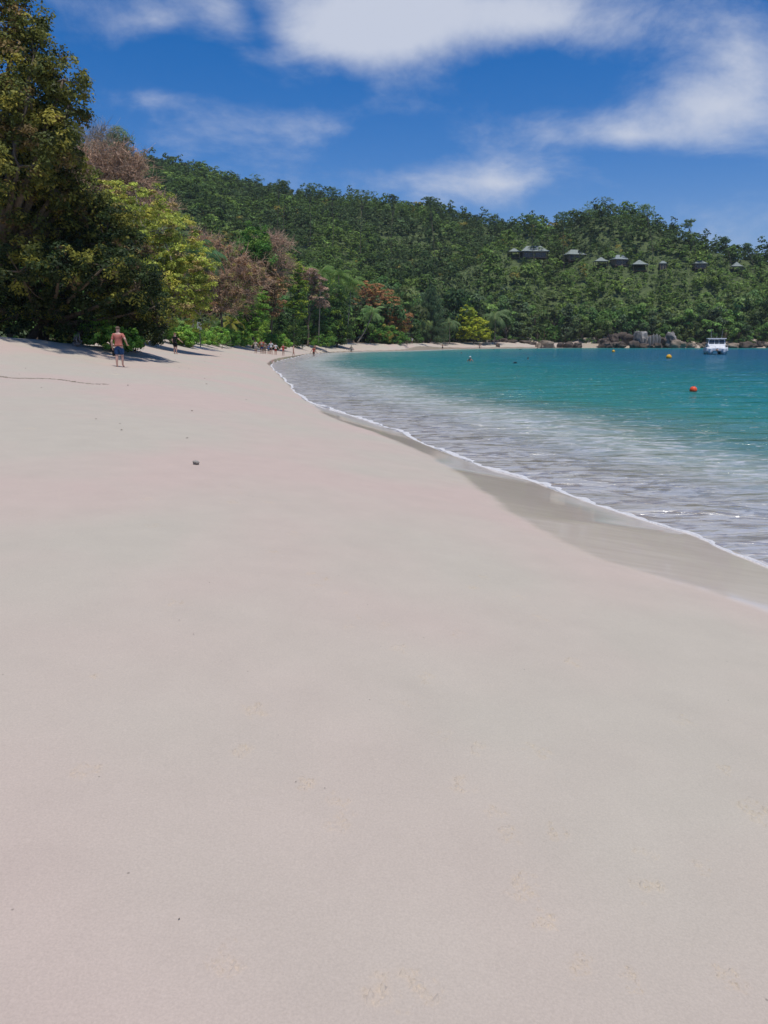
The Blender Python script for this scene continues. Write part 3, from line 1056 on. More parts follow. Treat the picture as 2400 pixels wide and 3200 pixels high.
tree('takamaka_tree', 'olive green tree with a leaning pale trunk and bright layered sunlit boughs', 68, 462,
     [(330, 640, 100, 70, 1), (430, 660, 110, 70), (500, 720, 100, 70), (560, 790, 90, 60), (610, 850, 70, 45), (520, 850, 110, 60, -1), (450, 800, 90, 80), (590, 900, 85, 45), (500, 930, 100, 50, -1),
      (640, 890, 35, 40), (570, 960, 75, 40, -1), (625, 985, 35, 45), (400, 740, 100, 80, 1), (500, 990, 60, 40)],
     YGREEN, n=700, per=70, rc=.62, L=.2, asp=.55, r0=.26, seed=13, up=.9, flat=.5, twigs=120, bark='pale_bark', lean=(560, 930), inner=.6)
tree('sea_lettuce_bush', 'low bright green leafy bush at the tip of the overhanging dark tree', 41.5, 345,
     [(290, 1050, 50, 34), (345, 1060, 55, 32, -.5), (400, 1062, 45, 30), (320, 1030, 50, 25, .6), (425, 1075, 22, 20)],
     [(4, (.06, .13, .025)), (3, (.09, .17, .03)), (1, (.16, .18, .03))], n=170, per=50, rc=.24, L=.15, asp=.55, r0=.05, cat='bush', seed=14, twigs=20, crown_name='foliage')
dry_twigs('bare_tree', 'leafless pinkish brown tree above the sunlit olive tree', 78, 300,
          [(300, 510, 90, 50), (370, 500, 60, 45), (400, 560, 70, 50), (330, 580, 90, 60), (430, 610, 60, 45), (250, 560, 70, 70), (480, 660, 60, 40)], n=2600, seed=15, L=.36, leaves=14,
          pal=[(1, (.20, .135, .095)), (1, (.16, .11, .075))], rt=.018)
dry_twigs('bare_tree', 'pale grey leafless tree with a dead limb reaching over the ridge', 84, 240,
          [(270, 425, 45, 30), (225, 430, 40, 35), (310, 440, 50, 25), (320, 420, 30, 30)], n=520, seed=16, L=.36, twigmat='pale_bark', bark='pale_bark', r0=.16, rt=.012)
tree('feathery_tree', 'small feathery grey green tree on the skyline beside the dead limb', 110, 372,
     [(372, 425, 28, 20), (362, 450, 32, 20), (385, 450, 22, 16)], [(1, (.06, .10, .05)), (1, (.09, .12, .06))], n=70, per=50, rc=.6, L=.3, asp=.3, r0=.14, seed=17, inner=.5)
# ---- trees along the beach
dry_twigs('almond_tree', 'wide dry almond tree with rusty pink twigs behind the hedge', 106, 690,
          [(620, 770, 50, 45), (660, 790, 60, 45), (720, 820, 70, 45), (650, 860, 70, 60), (740, 880, 80, 50), (640, 930, 60, 50), (700, 950, 90, 40), (790, 860, 50, 40)], n=2600, seed=18, L=.4, leaves=46, pal=[(3, (.20, .135, .085)), (2, (.17, .10, .05)), (1.2, (.14, .12, .035)), (.8, (.09, .10, .025))], rt=.018)
tree('almond_tree', 'rust brown almond tree next to the tall dark green one', 122, 800,
     [(800, 850, 60, 40), (840, 890, 50, 45), (780, 900, 55, 40), (850, 950, 45, 40), (760, 830, 40, 30)], BROWN, n=300, per=60, rc=.75, L=.3, asp=.6, seed=19, up=.7, flat=.5, twigs=80)
tree('broadleaf_tree', 'tall dark green tree rising above the rust coloured almonds', 122, 795,
     [(800, 745, 36, 36), (790, 790, 50, 36), (815, 800, 40, 40), (770, 800, 30, 30)], MIDG, n=200, per=55, rc=.8, L=.32, seed=20)
dry_twigs('bare_tree', 'grey brown dead topped tree beside the tall dark green tree', 126, 855,
          [(850, 755, 40, 22), (880, 770, 35, 18), (855, 800, 45, 30), (865, 840, 45, 30)], n=800, seed=21, L=.42, leaves=8, pal=PINKB, rt=.022)
tree('broadleaf_tree', 'bright green layered tree directly behind the hedge', 114, 790,
     [(780, 915, 45, 20), (800, 945, 45, 22), (765, 975, 55, 28), (795, 1000, 45, 28), (805, 1030, 35, 28), (755, 935, 40, 20)], BRIGHT, n=260, per=60, rc=.6, L=.24, seed=22, up=.8, flat=.5)
tree('broadleaf_tree', 'yellow green tree with flat boughs over the dark round one', 154, 915,
     [(905, 820, 35, 22), (925, 835, 28, 20), (905, 880, 45, 28), (935, 905, 25, 25), (920, 950, 35, 20), (940, 980, 18, 25)], [(3, (.13, .16, .02)), (2, (.09, .13, .02)), (1, (.05, .09, .015))], n=240, per=55, rc=.7, L=.3, seed=23, up=.9, flat=.45)
tree('broadleaf_tree', 'round very dark green tree behind the walking group', 148, 880,
     [(880, 990, 50, 40), (860, 1020, 45, 40), (905, 1030, 45, 38), (880, 1050, 60, 34), (840, 1050, 40, 30), (920, 1062, 34, 24)], DARKG, n=260, per=60, rc=.7, L=.28, seed=24)
tree('broadleaf_tree', 'bushy cone shaped green tree at the edge of the open sand', 168, 985,
     [(985, 915, 25, 30), (975, 960, 38, 36), (1000, 985, 40, 36), (960, 1010, 42, 40), (1010, 1030, 40, 34), (980, 1050, 55, 30), (950, 1058, 35, 26), (1015, 1060, 35, 22)], [(3, (.035, .075, .02)), (2, (.05, .10, .02)), (1, (.08, .12, .02))], n=300, per=60, rc=.75, L=.3, seed=25)
tree('almond_tree', 'small pink brown almond tree below the tall palms', 158, 960,
     [(955, 860, 40, 25), (985, 885, 30, 25), (1000, 930, 30, 30), (930, 880, 25, 20)], PINKB, n=170, per=50, rc=.8, L=.34, seed=26, up=.7, flat=.5, twigs=70)
tree('broadleaf_tree', 'dark green tree with a yellow edged top among the tall palms', 172, 1055,
     [(1050, 920, 25, 35), (1065, 960, 30, 36), (1045, 990, 32, 40), (1065, 1030, 35, 36), (1040, 1045, 40, 30), (1070, 1052, 30, 22)], DARKG, n=230, per=55, rc=.85, L=.34, seed=27, tipcol=(.12, .16, .02), tipfrac=.15)
tree('almond_tree', 'broad orange brown almond tree behind the leaning palm', 200, 1165,
     [(1150, 905, 45, 22), (1190, 920, 40, 22), (1125, 945, 45, 30), (1200, 955, 55, 30), (1250, 990, 35, 25), (1160, 990, 60, 30), (1110, 1000, 30, 35), (1262, 1015, 22, 22), (1210, 1010, 40, 20)], ORANGE, n=420, per=50, rc=.85, L=.36, asp=.6, seed=28, up=.8, flat=.45, twigs=110, r0=.3)
tree('sea_lettuce_bush', 'green bush under the orange brown tree at the edge of the far sand', 193, 1215,
     [(1190, 1050, 40, 22), (1230, 1055, 35, 20), (1255, 1058, 22, 16), (1210, 1035, 40, 20)], [(3, (.045, .10, .02)), (2, (.07, .14, .025)), (1, (.16, .12, .03))], n=150, per=45, rc=.5, L=.3, seed=29, cat='bush', r0=.06, twigs=10, crown_name='foliage')
tree('sea_lettuce_bush', 'low green bush at the foot of the cone shaped tree', 158, 1020,
     [(1000, 1066, 30, 13), (1030, 1067, 22, 11)], MIDG, n=60, per=45, rc=.4, L=.25, seed=30, cat='bush', r0=.05, twigs=8, crown_name='foliage')


def casuarina(name, label, Y, base_px, top_py, half, seed, dens=1.0, pal=((.035, .06, .03), (.055, .085, .035)), group=None):
    g = np.random.default_rng(seed)
    base = gp(base_px, Y); H = at(base_px, top_py, Y)[2] - base[2]; hw = half * mpp(Y)
    root = thing(name, base, label, 'tree', group)
    MB().tube([(0, 0, -.3), (.1, 0, H * .5), (0, 0, H * .97)], [.28, .17, .03], 8).build('trunk', M['bark'], root, True)
    nb = int(150 * dens)
    P, NN, CC = [], [], []
    mb = MB()
    for i in range(nb):
        t = .06 + .93 * (i / nb)
        a = g.uniform(0, 6.28); ln = hw * (1 - t) ** .7 * g.uniform(.6, 1.15) + .25
        d = np.array([math.cos(a), math.sin(a), .45 * t + .05])
        b0 = np.array([0, 0, t * H])
        mb.tube([b0, b0 + d * ln], [.04, .012], 4, False)
        m = int(70 * ln / hw) + 20
        s = g.uniform(.2, 1.05, m)[:, None]
        p = b0 + d * ln * s + g.normal(0, .22, (m, 3)) * (1 - .3 * s)
        p[:, 2] -= g.random(m) * .5
        P.append(p)
        NN.append(unit(g.normal(size=(m, 3)) * np.array([1, 1, .25])))
        c = np.array(pal[0]) + (np.array(pal[1]) - np.array(pal[0])) * g.random((m, 1))
        CC.append(c)
    mb.build('branches', M['bark'], root)
    P = np.vstack(P); NN = np.vstack(NN); CC = np.vstack(CC)
    P[:, 2] = np.maximum(P[:, 2], .1)
    # hanging needle sprays
    n = len(P)
    t = unit(np.array([0, 0, -1.0]) + g.normal(0, .5, (n, 3)))
    b = unit(np.cross(t, NN))
    L_ = g.uniform(.5, 1.0, n)[:, None]; w = .07
    V = np.stack([P - b * w, P + b * w, P + t * L_ + b * w * .3, P + t * L_ - b * w * .3], 1).reshape(-1, 3)
    link('crown', new_mesh('crown', V, np.arange(4 * n).reshape(n, 4), M['leaf_hero'], False, None, np.repeat(CC, 4, 0)), root)
    return root


casuarina('casuarina_tree', 'feathery grey green casuarina tree behind the far beach', 228, 1345, 888, 55, 31, 1.5)
tree('broadleaf_tree', 'vivid yellow green tree standing at the far beach', 240, 1480,
     [(1462, 972, 24, 14), (1455, 1000, 28, 16), (1485, 1005, 34, 18), (1475, 1030, 45, 20), (1510, 1040, 24, 18), (1500, 1052, 34, 12), (1450, 1045, 22, 16)], GOLD, n=260, per=50, rc=.8, L=.4, asp=.6, seed=32, up=.8, flat=.45)
palm('coconut_palm', 'coconut palm above the pink brown almond tree', 165, 995, (1003, 852), 4.2, 18, 41)
palm('coconut_palm', 'tall coconut palm between two others over the dark tree', 178, 1068, (1058, 862), 4.6, 18, 42)
palm('coconut_palm', 'coconut palm with a bare pale trunk beside the orange brown tree', 182, 1082, (1098, 888), 4.2, 18, 43)
palm('coconut_palm', 'lone coconut palm leaning over the sand with a long curved pale trunk', 187, 1113, (1164, 978), 3.6, 20, 44, bend=.8, pal=((.05, .095, .03), (.085, .13, .045)), r0=.17)
palm('coconut_palm', 'short drooping palm between casuarina and yellow green tree', 233, 1405, (1405, 1008), 5.2, 18, 45, droop=1.3, pal=((.035, .065, .025), (.06, .09, .035)))
palm('coconut_palm', 'drooping palm on the other side of the yellow green tree', 243, 1545, (1548, 990), 5.6, 20, 46, droop=1.2, pal=((.045, .08, .03), (.07, .10, .04)))
palm('young_palm', 'young yellow green palm rising out of the hedge', 113, 722, (722, 1008), 2.6, 11, 47, pal=((.12, .13, .02), (.17, .16, .03)), r0=.1)
palm('coconut_palm', 'dark palm showing behind the sunlit olive tree', 84, 600, (612, 800), 4.0, 14, 48, pal=((.025, .06, .025), (.035, .075, .03)))
palm('young_palm', 'spiky young palm next to the white sign', 91, 598, (600, 1020), 2.0, 9, 49, droop=.6, pal=((.05, .10, .025), (.09, .13, .03)), r0=.08)
palm('young_palm', 'low palm fronds in the bush under the orange brown tree', 196, 1200, (1203, 1030), 3.4, 13, 50, pal=((.045, .09, .02), (.07, .11, .025)))
# ---- hedge of beach naupaka
HED = [(4, (.085, .155, .03)), (3, (.11, .195, .035)), (1.2, (.16, .20, .04))]
for i, (lab, Y, bp_, bl) in enumerate((
        ('clipped round hedge bush between the white sign and the person in black', 82, 572, [(550, 1050, 28, 26), (588, 1052, 30, 26)]),
        ('long low hedge beside the white sign', 92, 680, [(640, 1054, 32, 26), (675, 1053, 38, 28, 6), (715, 1056, 38, 27, 13), (755, 1059, 38, 25, 20), (795, 1062, 34, 23, 28)]),
        ('rounded hedge end behind the people in white shirts', 126, 855, [(838, 1064, 28, 26), (866, 1068, 28, 23), (890, 1074, 18, 15)]))):
    tree('hedge', lab, Y, bp_, bl, HED, n=80 * len(bl), per=60, rc=.32, L=.17, asp=.6, r0=.05, cat='hedge', seed=60 + i, twigs=8, inner=.65, crown_name='foliage')
#==CONT2==


# ------------------------------------------------------------------ villas on the hill (placed first: the forest leaves their view open)
def march(px, py, lift=0., y0=232, y1=420):
    for Y in np.arange(y0, y1, 1.0):
        p = at(px, py, Y)
        if p[2] <= gz(p[0], p[1]) + lift:
            return p
    return at(px, py, 300)


M['roof'] = noisy('roof_shingle', (.19, .225, .20), (.29, .32, .29), 2.5, .8, .3, detail=8)
M['roof_pale'] = noisy('roof_pale', (.20, .24, .235), (.29, .32, .31), 2.5, .8, .3)
M['villa_wall'] = noisy('villa_wall', (.20, .15, .11), (.30, .24, .17), 2, .8, .2)
M['timber'] = noisy('timber', (.06, .04, .03), (.11, .08, .055), 4, .8, .3)
M['window'] = pmat('window_glass', (.012, .016, .018), .12, .6)
VIL_BOX = []


def hip_roof(w, d, h, ridge, z0, flare=.28, thick=.14):
    """hipped roof, flatter towards the eaves, with a fascia"""
    def ring(k, z):
        return [(-k[0], -k[1], z), (k[0], -k[1], z), (k[0], k[1], z), (-k[0], k[1], z)]
    rings = [ring((w / 2 - .1, d / 2 - .1), z0 - thick), ring((w / 2, d / 2), z0 - thick), ring((w / 2, d / 2), z0), ring((w / 2 * .62 + ridge * .19, d / 2 * .6), z0 + h * flare), ring((ridge / 2 + .05, .06), z0 + h)]
    m = MB(); m.loft(rings)
    return m


def villa(label, px, py, wpx, hpx, ridge_f, yaw=0, walls=True, pale=False, cat='villa', wall_h=2.3, group=None, name='villa', lift=3.2):
    p = march(px, py + hpx * 1.25, lift)
    Y = p[1]; s = mpp(Y); w = wpx * s; h = hpx * s * .8; d = w * .72
    g0 = gz(p[0], Y + d * .4)
    eave = at(px, py + hpx, Y)[2]
    floor = eave - wall_h
    root = thing(name, (p[0], Y + d / 2, floor), label, cat, group, R(yaw))
    hip_roof(w, d, h, w * ridge_f, wall_h).build('roof', M['roof_pale' if pale else 'roof'], root)
    hw, hd = w * .40, d * .40
    mb = MB()
    if walls:
        MB().box(-hw, hw, -hd, hd, 0.0, wall_h - .16).build('wall', M['villa_wall'], root)
        nwin = max(2, int(hw * 2 / 1.9))
        ww = hw * 2 / nwin
        for i in range(nwin):
            x0 = -hw + ww * i + .25
            fr = MB()
            fr.box(x0, x0 + ww - .5, -hd - .05, -hd + .01, .25, wall_h - .45)
            f = fr.build('window', M['timber'], root)
            MB().box(x0 + .09, x0 + ww - .59, -hd - .075, -hd - .045, .34, wall_h - .54).build('pane', M['window'], f)
    MB().box(-w * .46, w * .46, -d * .46, d * .46, -.18, -.003).build('deck', M['timber'], root)
    drop = max(.5, floor - min(g0, gz(p[0], Y)) + 1.5)
    for sx in (-1, 1):
        for sy in (-1, 1):
            MB().box(sx * w * .44 - .09, sx * w * .44 + .09, sy * d * .44 - .09, sy * d * .44 + .09, -drop, wall_h - .15).build('post', M['timber'], root)
    VIL_BOX.append((px - wpx * .5, px + wpx * .5, py - 2, py + hpx * .98, Y))
    return root


villa('largest hillside villa with a broad hipped grey green roof', 1673, 762, 88, 22, .5)
villa('small pavilion with a pointed roof beside the largest villa', 1608, 772, 36, 13, .05, walls=False, cat='pavilion', name='pavilion')
villa('hillside villa with a long roof sloping down towards a large dark tree', 1800, 775, 62, 19, .4, yaw=14)
villa('pointed roof pavilion just below the sloping roofed villa', 1881, 800, 42, 15, .05, walls=False, cat='pavilion', name='pavilion')
villa('hillside villa with the palest roof half hidden by trees', 1942, 792, 52, 17, .4, yaw=14, pale=True)
villa('widest pointed pavilion, next to the pale roofed villa', 2002, 808, 48, 17, .05, walls=False, cat='pavilion', name='pavilion')
villa('tiny grey gable showing through the treetops', 2074, 813, 22, 9, .3, cat='villa')
villa('pointed roof pavilion apart from the others, near the end of the headland', 2306, 815, 32, 16, .05, walls=False, cat='pavilion', name='pavilion')
villa('low dark villa half hidden under the trees towards the headland', 2192, 812, 40, 10, .4, cat='villa', wall_h=1.8)


# ------------------------------------------------------------------ forest
def template(seed, nl, clumps, leaf, flat, tall=1.0, kind='round'):
    """leaf quads of a unit-radius crown standing on z=0"""
    g = np.random.default_rng(seed)
    if kind == 'layer':
        zs = np.linspace(.45, 1.5, clumps)
        C = np.stack([g.normal(0, .42, clumps), g.normal(0, .42, clumps), zs], 1)
    elif kind == 'tall':
        C = np.stack([g.normal(0, .32, clumps), g.normal(0, .32, clumps), np.linspace(.35, 2.2, clumps)], 1)
    else:
        d = unit(g.normal(size=(clumps, 3)) + np.array([0, 0, .35])); C = d * np.array([.66, .66, .6]) + np.array([0, 0, .85])
    D = unit(C - np.array([0, 0, .6]))
    idx = g.integers(0, clumps, nl)
    d = unit(g.normal(size=(nl, 3)) + D[idx] * .9 + np.array([0, 0, .5]))
    P = C[idx] + d * (g.uniform(.55, 1, nl) * .42)[:, None] * np.array([1, 1, flat])
    nn = unit(d * .8 + np.array([0, 0, .4]) + g.normal(0, .35, (nl, 3)))
    L_ = leaf * g.uniform(.7, 1.3, nl)
    V, Fq = leaf_quads(P, nn, L_, L_ * .75, g)
    V[:, 2] *= tall
    shade = np.repeat((1 + .25 * g.normal(size=clumps))[idx] * (1 + .15 * g.normal(size=nl)), 4)
    return V, Fq, np.clip(shade, .45, 1.8)


TPL = [template(101, 150, 11, .25, .8), template(102, 150, 13, .24, .7), template(103, 140, 7, .25, .45, kind='layer'), template(104, 150, 9, .24, .8, kind='tall'),
       template(105, 150, 9, .25, .9), template(106, 140, 8, .25, .5, kind='layer'), template(107, 150, 14, .24, .75)]
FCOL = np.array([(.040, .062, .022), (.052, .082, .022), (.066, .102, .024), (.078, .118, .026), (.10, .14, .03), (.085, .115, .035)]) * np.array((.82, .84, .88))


def blocked(x, y, z, rad, hgt):
    px, py, dep = proj(x, y, z + hgt)
    py2 = proj(x, y, z)[1]
    rpx = rad * F / dep
    for x0, x1, y0, y1, vy in VIL_BOX:
        if y < vy + 1 and x0 - rpx * .75 < px < x1 + rpx * .75 and py < y1 and py2 > y0:
            return True
    return False


fg = np.random.default_rng(21)
sites = []
r_ = 200.0
for r_ in np.arange(150, 470, 3.3):
    for th in np.arange(-.60, .56, 3.4 / r_):
        sites.append((r_ + fg.uniform(-2, 2), th + fg.uniform(-2, 2) / r_))
sites = np.array(sites)
sx, sy = sites[:, 0] * np.sin(sites[:, 1]), sites[:, 0] * np.cos(sites[:, 1])
szz, _, sdv, _, sveg = ground(sx, sy, True)
srr = np.interp(sites[:, 1], RTH, RR)
FV, FF, FC = [], [], []
INDIV = []          # the nearest trees of the slope become trees of their own
nq = 0
for i in range(len(sites)):
    if not sveg[i] or sdv[i] < 4 or sites[i, 0] > srr[i] * 1.06:
        continue
    px, py, dep = proj(sx[i], sy[i], szz[i] + 3)
    if px < -120 or px > 2520 or (px < 560 and py > 640) or (px < 900 and py > 900):
        continue
    big = mnoise.noise((sx[i] * .03, sy[i] * .03, 2.0))
    rad_ = float(np.clip(fg.lognormal(.84, .30), 1.25, 4.4))
    if blocked(sx[i], sy[i], szz[i], rad_, rad_ * 2.1):
        rad_ *= .5
        if blocked(sx[i], sy[i], szz[i], rad_, rad_ * 1.9):
            rad_ = .75
            if blocked(sx[i], sy[i], szz[i], rad_, rad_ * 1.5):
                continue
    if sdv[i] < 16 and sites[i, 0] < 300 and px > 1000:
        INDIV.append((sx[i], sy[i], szz[i], rad_))
        continue
    t = int(fg.integers(0, len(TPL)))
    V, Fq, sh = TPL[t]
    a = fg.uniform(0, 6.28); ca, sa = math.cos(a), math.sin(a)
    hs = fg.uniform(.75, 1.1)
    P = np.stack([V[:, 0] * ca - V[:, 1] * sa, V[:, 0] * sa + V[:, 1] * ca, V[:, 2] * hs], 1) * rad_ + np.array([sx[i], sy[i], szz[i] - rad_ * .2])
    c = FCOL[int(np.clip(fg.normal((.8 if (px < 1500 and sites[i, 0] > 290) else 2.4) + big * 5, 1.1), 0, 5))] * fg.uniform(.75, 1.25)  # darker greens on the back hill: cloud shadow painted into the leaf colour
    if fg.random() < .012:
        c = np.array((.14, .12, .03))
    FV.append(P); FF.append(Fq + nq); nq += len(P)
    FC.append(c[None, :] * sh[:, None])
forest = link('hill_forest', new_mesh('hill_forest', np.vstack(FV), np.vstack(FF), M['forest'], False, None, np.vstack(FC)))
tag(forest, 'dense green forest covering the hills behind the bay', 'forest', kind='stuff')
print('forest trees', len(FV), 'individual', len(INDIV))

KINDS = [('rounded mid green forest tree on the lower slope behind the far beach', 201, 'round', (.05, .095, .022), .75, 1.1),
         ('dark dense forest tree on the lower slope behind the far beach', 202, 'round', (.032, .06, .02), .8, 1.2),
         ('flat layered light green forest tree on the lower slope behind the far beach', 203, 'layer', (.075, .125, .03), .4, 1.2),
         ('tall narrow green forest tree on the lower slope behind the far beach', 204, 'tall', (.045, .085, .025), .8, 1.1),
         ('olive green loose forest tree on the lower slope behind the far beach', 205, 'layer', (.07, .095, .03), .55, 1.2),
         ('grey green forest tree on the lower slope behind the far beach', 206, 'tall', (.05, .075, .035), .7, 1.0)]
PROTO = []
for lab, sd2, kd, col, flat, tl in KINDS:
    V, Fq, sh = template(sd2, 620, 16 if kd == 'round' else 13, .17, flat, tl, kd)
    g = np.random.default_rng(sd2)
    cm = np.array(col) * .84 * sh[:, None]
    cme = new_mesh('crown', V * 1.0, Fq, M['leaf'], False, None, cm)
    mb = MB()
    mb.tube([(0, 0, -.35), (.05, .02, .4), (0, 0, 1.0 * tl)], [.075, .055, .02], 7)
    for k in range(5):
        a = k * 1.3 + g.random()
        mb.tube([(0, 0, .35 + .08 * k), (.3 * math.cos(a), .3 * math.sin(a), .75 * tl), (.5 * math.cos(a), .5 * math.sin(a), .95 * tl)], [.035, .022, .008], 5, False)
    tme = new_mesh('trunk', mb.v, mb.f, M['bark'], True)
    PROTO.append((lab, cme, tme))


def forest_tree(k, x, y, z, rad, hs, rot, label=None, group='forest trees on the lower slope'):
    lab, cme, tme = PROTO[k]
    zone = proj(x, y, z)[0]
    for lim, wh in ((1300, 'behind the orange brown almond tree'), (1420, 'behind the casuarina'), (1560, 'behind the yellow green tree'), (1850, 'behind the sand with the tan boulder'), (2120, 'above the low rock cliff'), (9999, 'above the shore rocks of the headland')):
        if zone < lim:
            break
    o = thing('forest_tree', (x, y, z), label or (lab.split(' on the lower')[0] + ' ' + wh), 'tree', group, rot)
    o.scale = (rad, rad, rad * hs)
    c = link('crown', cme, o, (0, 0, .15)); t = link('trunk', tme, o)
    return o


INDIV.sort(key=lambda q: q[1])

for (x, y, z, rad) in INDIV:
    f_, h_ = fg.uniform(1.1, 1.55), fg.uniform(.85, 1.25)
    if blocked(x, y, z, rad * f_, rad * f_ * h_ * 2.2):
        f_, h_ = .6, .8
        if blocked(x, y, z, rad * f_, rad * f_ * h_ * 2.2):
            continue
    forest_tree(int(fg.integers(0, 6)), x, y, z, rad * f_, h_, fg.uniform(0, 6.28))
# the wood behind the beach trees on the left
LEFTWOOD = 'shadowy green tree in the wood behind the beach front trees'
for (px, Y, rad) in [(-60, 58, 5), (40, 62, 5), (130, 60, 5), (210, 70, 5), (60, 80, 6), (160, 84, 6), (290, 80, 5.5), (360, 76, 5), (430, 82, 5), (490, 104, 5), (550, 112, 5), (620, 122, 4.6), (560, 130, 5),
                     (690, 128, 4.6), (640, 140, 5), (740, 136, 4.4), (720, 142, 5), (800, 140, 4.4), (850, 150, 4.6), (790, 162, 5), (900, 160, 4.6), (950, 172, 4.6), (870, 178, 5), (1000, 184, 4.6), (940, 194, 5),
                     (1040, 196, 4.4), (1090, 206, 4.4), (1010, 210, 5), (1140, 214, 4.4), (1190, 212, 4.4), (1240, 212, 4), (1280, 226, 4.2), (1300, 240, 4.4), (1390, 246, 4.4), (1440, 252, 4.4), (1340, 248, 4.6)]:
    p = gp(px, Y)
    if p[1] > 30:
        k_ = [1, 1, 0, 3, 5][int(fg.integers(0, 5))]
        ad = {0: 'rounded', 1: 'dark dense', 3: 'tall narrow', 5: 'grey green'}[k_]
        wh = 'dark overhanging tree' if px < 300 else 'sunlit olive tree' if px < 580 else 'wide dry almond tree' if px < 760 else 'round very dark tree' if px < 930 else 'tall palms' if px < 1110 else 'orange brown almond tree' if px < 1300 else 'casuarina'
        forest_tree(k_, p[0], p[1], p[2], rad * .78, fg.uniform(.85, 1.1), fg.uniform(0, 6.28), '%s tree in the wood behind the %s' % (ad, wh), 'wood behind the beach front')
# understorey along the edge of the wood
bush_tpl = template(301, 420, 9, .17, .75)
bme = new_mesh('foliage', bush_tpl[0] - np.array([0, 0, .35]), bush_tpl[1], M['leaf'], False, None, np.array((.045, .085, .022)) * bush_tpl[2][:, None])
bmb = MB()
for k in range(6):
    a = k * 1.05
    bmb.tube([(0, 0, -.2), (.15 * math.cos(a), .15 * math.sin(a), .3), (.4 * math.cos(a), .4 * math.sin(a), .8)], [.03, .022, .01], 5, False)
bst = new_mesh('stem', bmb.v, bmb.f, M['bark'], True)
vlen = np.concatenate([[0], np.cumsum(np.hypot(*np.diff(VEG, axis=0).T))])
for s in np.arange(vlen[16], vlen[92], 2.6):
    x = np.interp(s, vlen, VEG[:, 0]); y = np.interp(s, vlen, VEG[:, 1])
    i = np.searchsorted(vlen, s) - 1
    tn = VEG[i + 1] - VEG[i]; tn = tn / np.linalg.norm(tn); nl_ = np.array([-tn[1], tn[0]])
    o_ = fg.uniform(2.5, 6.5)
    x, y = x + nl_[0] * o_, y + nl_[1] * o_
    pxx = proj(x, y, 2)[0]
    if -60 < pxx < 2420 and not (1030 < pxx < 1150):
        rr = fg.uniform(1.1, 2.0) * (1.5 if 95 < y < 190 else 1)
        o = thing('undergrowth_shrub', (x, y, gz(x, y)), 'dark shrub in the undergrowth ' + next(w for lim, w in ((330, 'under the dark overhanging tree'), (600, 'behind the person in black'), (900, 'behind the hedge'), (1060, 'beside the cone shaped tree'), (1300, 'by the leaning palm'), (1440, 'near the casuarina'), (1600, 'by the yellow green tree'), (1860, 'behind the tan boulder'), (2120, 'over the low rock cliff'), (9999, 'along the headland rocks')) if pxx < lim), 'shrub', 'undergrowth shrubs', fg.uniform(0, 6.28))
        o.scale = (rr, rr, rr * fg.uniform(.8, 1.2))
        link('foliage', bme, o); link('stem', bst, o)

# trees standing out on the skyline
def skyline(label, group, px, py, wpx, hpx, Y, seed, flat=.7):
    py += hpx * .45; hpx *= .7
    base = march(px, py + hpx * 1.2, 2.0, Y - 60, Y + 30)
    Yb = base[1]
    g = np.random.default_rng(seed)
    bl = [(px + g.uniform(-.5, .5) * wpx, py + g.uniform(.1, .7) * hpx, wpx * g.uniform(.25, .45), hpx * g.uniform(.12, .22)) for _ in range(4)] + [(px, py + hpx * .15, wpx * .25, hpx * .14), (px - wpx * .2, py + hpx * .8, wpx * .4, hpx * .25), (px + wpx * .25, py + hpx * .9, wpx * .4, hpx * .25), (px, py + hpx * 1.15, wpx * .55, hpx * .3)]
    tree('ridge_tree', label, Yb, px, bl, [(1, (.05, .085, .035)), (1, (.075, .11, .04))], n=130, per=14, rc=.5, L=.36, asp=.5, r0=.10, fork=.75, seed=seed, group=group, up=.7, flat=flat, twigs=14, mat='leaf')
for i, (px, py, w, h) in enumerate(((806, 522, 36, 52), (872, 542, 36, 40), (893, 548, 20, 36), (972, 556, 40, 36), (1040, 572, 40, 28), (1128, 585, 60, 26), (1226, 596, 22, 28), (1350, 604, 30, 26))):
    skyline('open crowned tree standing out on the skyline of the long main ridge', 'trees on the main ridge', px, py, w, h, 415, 400 + i)
for i, (px, py, w, h) in enumerate(((1835, 606, 54, 60), (1906, 590, 50, 60), (1955, 615, 50, 40), (2020, 622, 44, 34), (1755, 650, 40, 28), (1660, 660, 30, 26))):
    skyline('wispy tree standing out on the top of the round hill above the villas', 'trees on the round hill', px, py, w, h, 345, 420 + i)
for i, (px, py, w, h) in enumerate(((2150, 676, 28, 24), (2266, 732, 26, 20), (2336, 752, 24, 22))):
    skyline('lone tree standing out on the descending ridge of the headland', 'trees on the headland ridge', px, py, w, h, 318, 440 + i)
#==CONT3==


# ------------------------------------------------------------------ rocks
def boulder_mesh(seed, sub=3, rough=.22, freq=1.2, flat=False):
    import bmesh
    bm = bmesh.new()
    bmesh.ops.create_icosphere(bm, subdivisions=sub, radius=1)
    off = Vector((seed * 3.1, seed * 1.7, seed * .9))
    for v in bm.verts:
        p = v.co.copy()
        n1 = mnoise.noise(p * freq + off); n2 = mnoise.noise(p * freq * 3 + off); n3 = mnoise.cell(p * 1.3 + off)
        v.co = p * (1 + rough * n1 + rough * .35 * n2 + .10 * (n3 - .5))
        if v.co.z > .7:
            v.co.z = .7 + (v.co.z - .7) * .4
    me = bpy.data.meshes.new('boulder')
    bm.to_mesh(me); bm.free()
    for p in me.polygons:
        p.use_smooth = (seed % 2 == 0)
    return me


BMESH = [boulder_mesh(i + 1, 3, .42, 1.3 + .3 * (i % 3)) for i in range(6)]
BM_MAT = {}


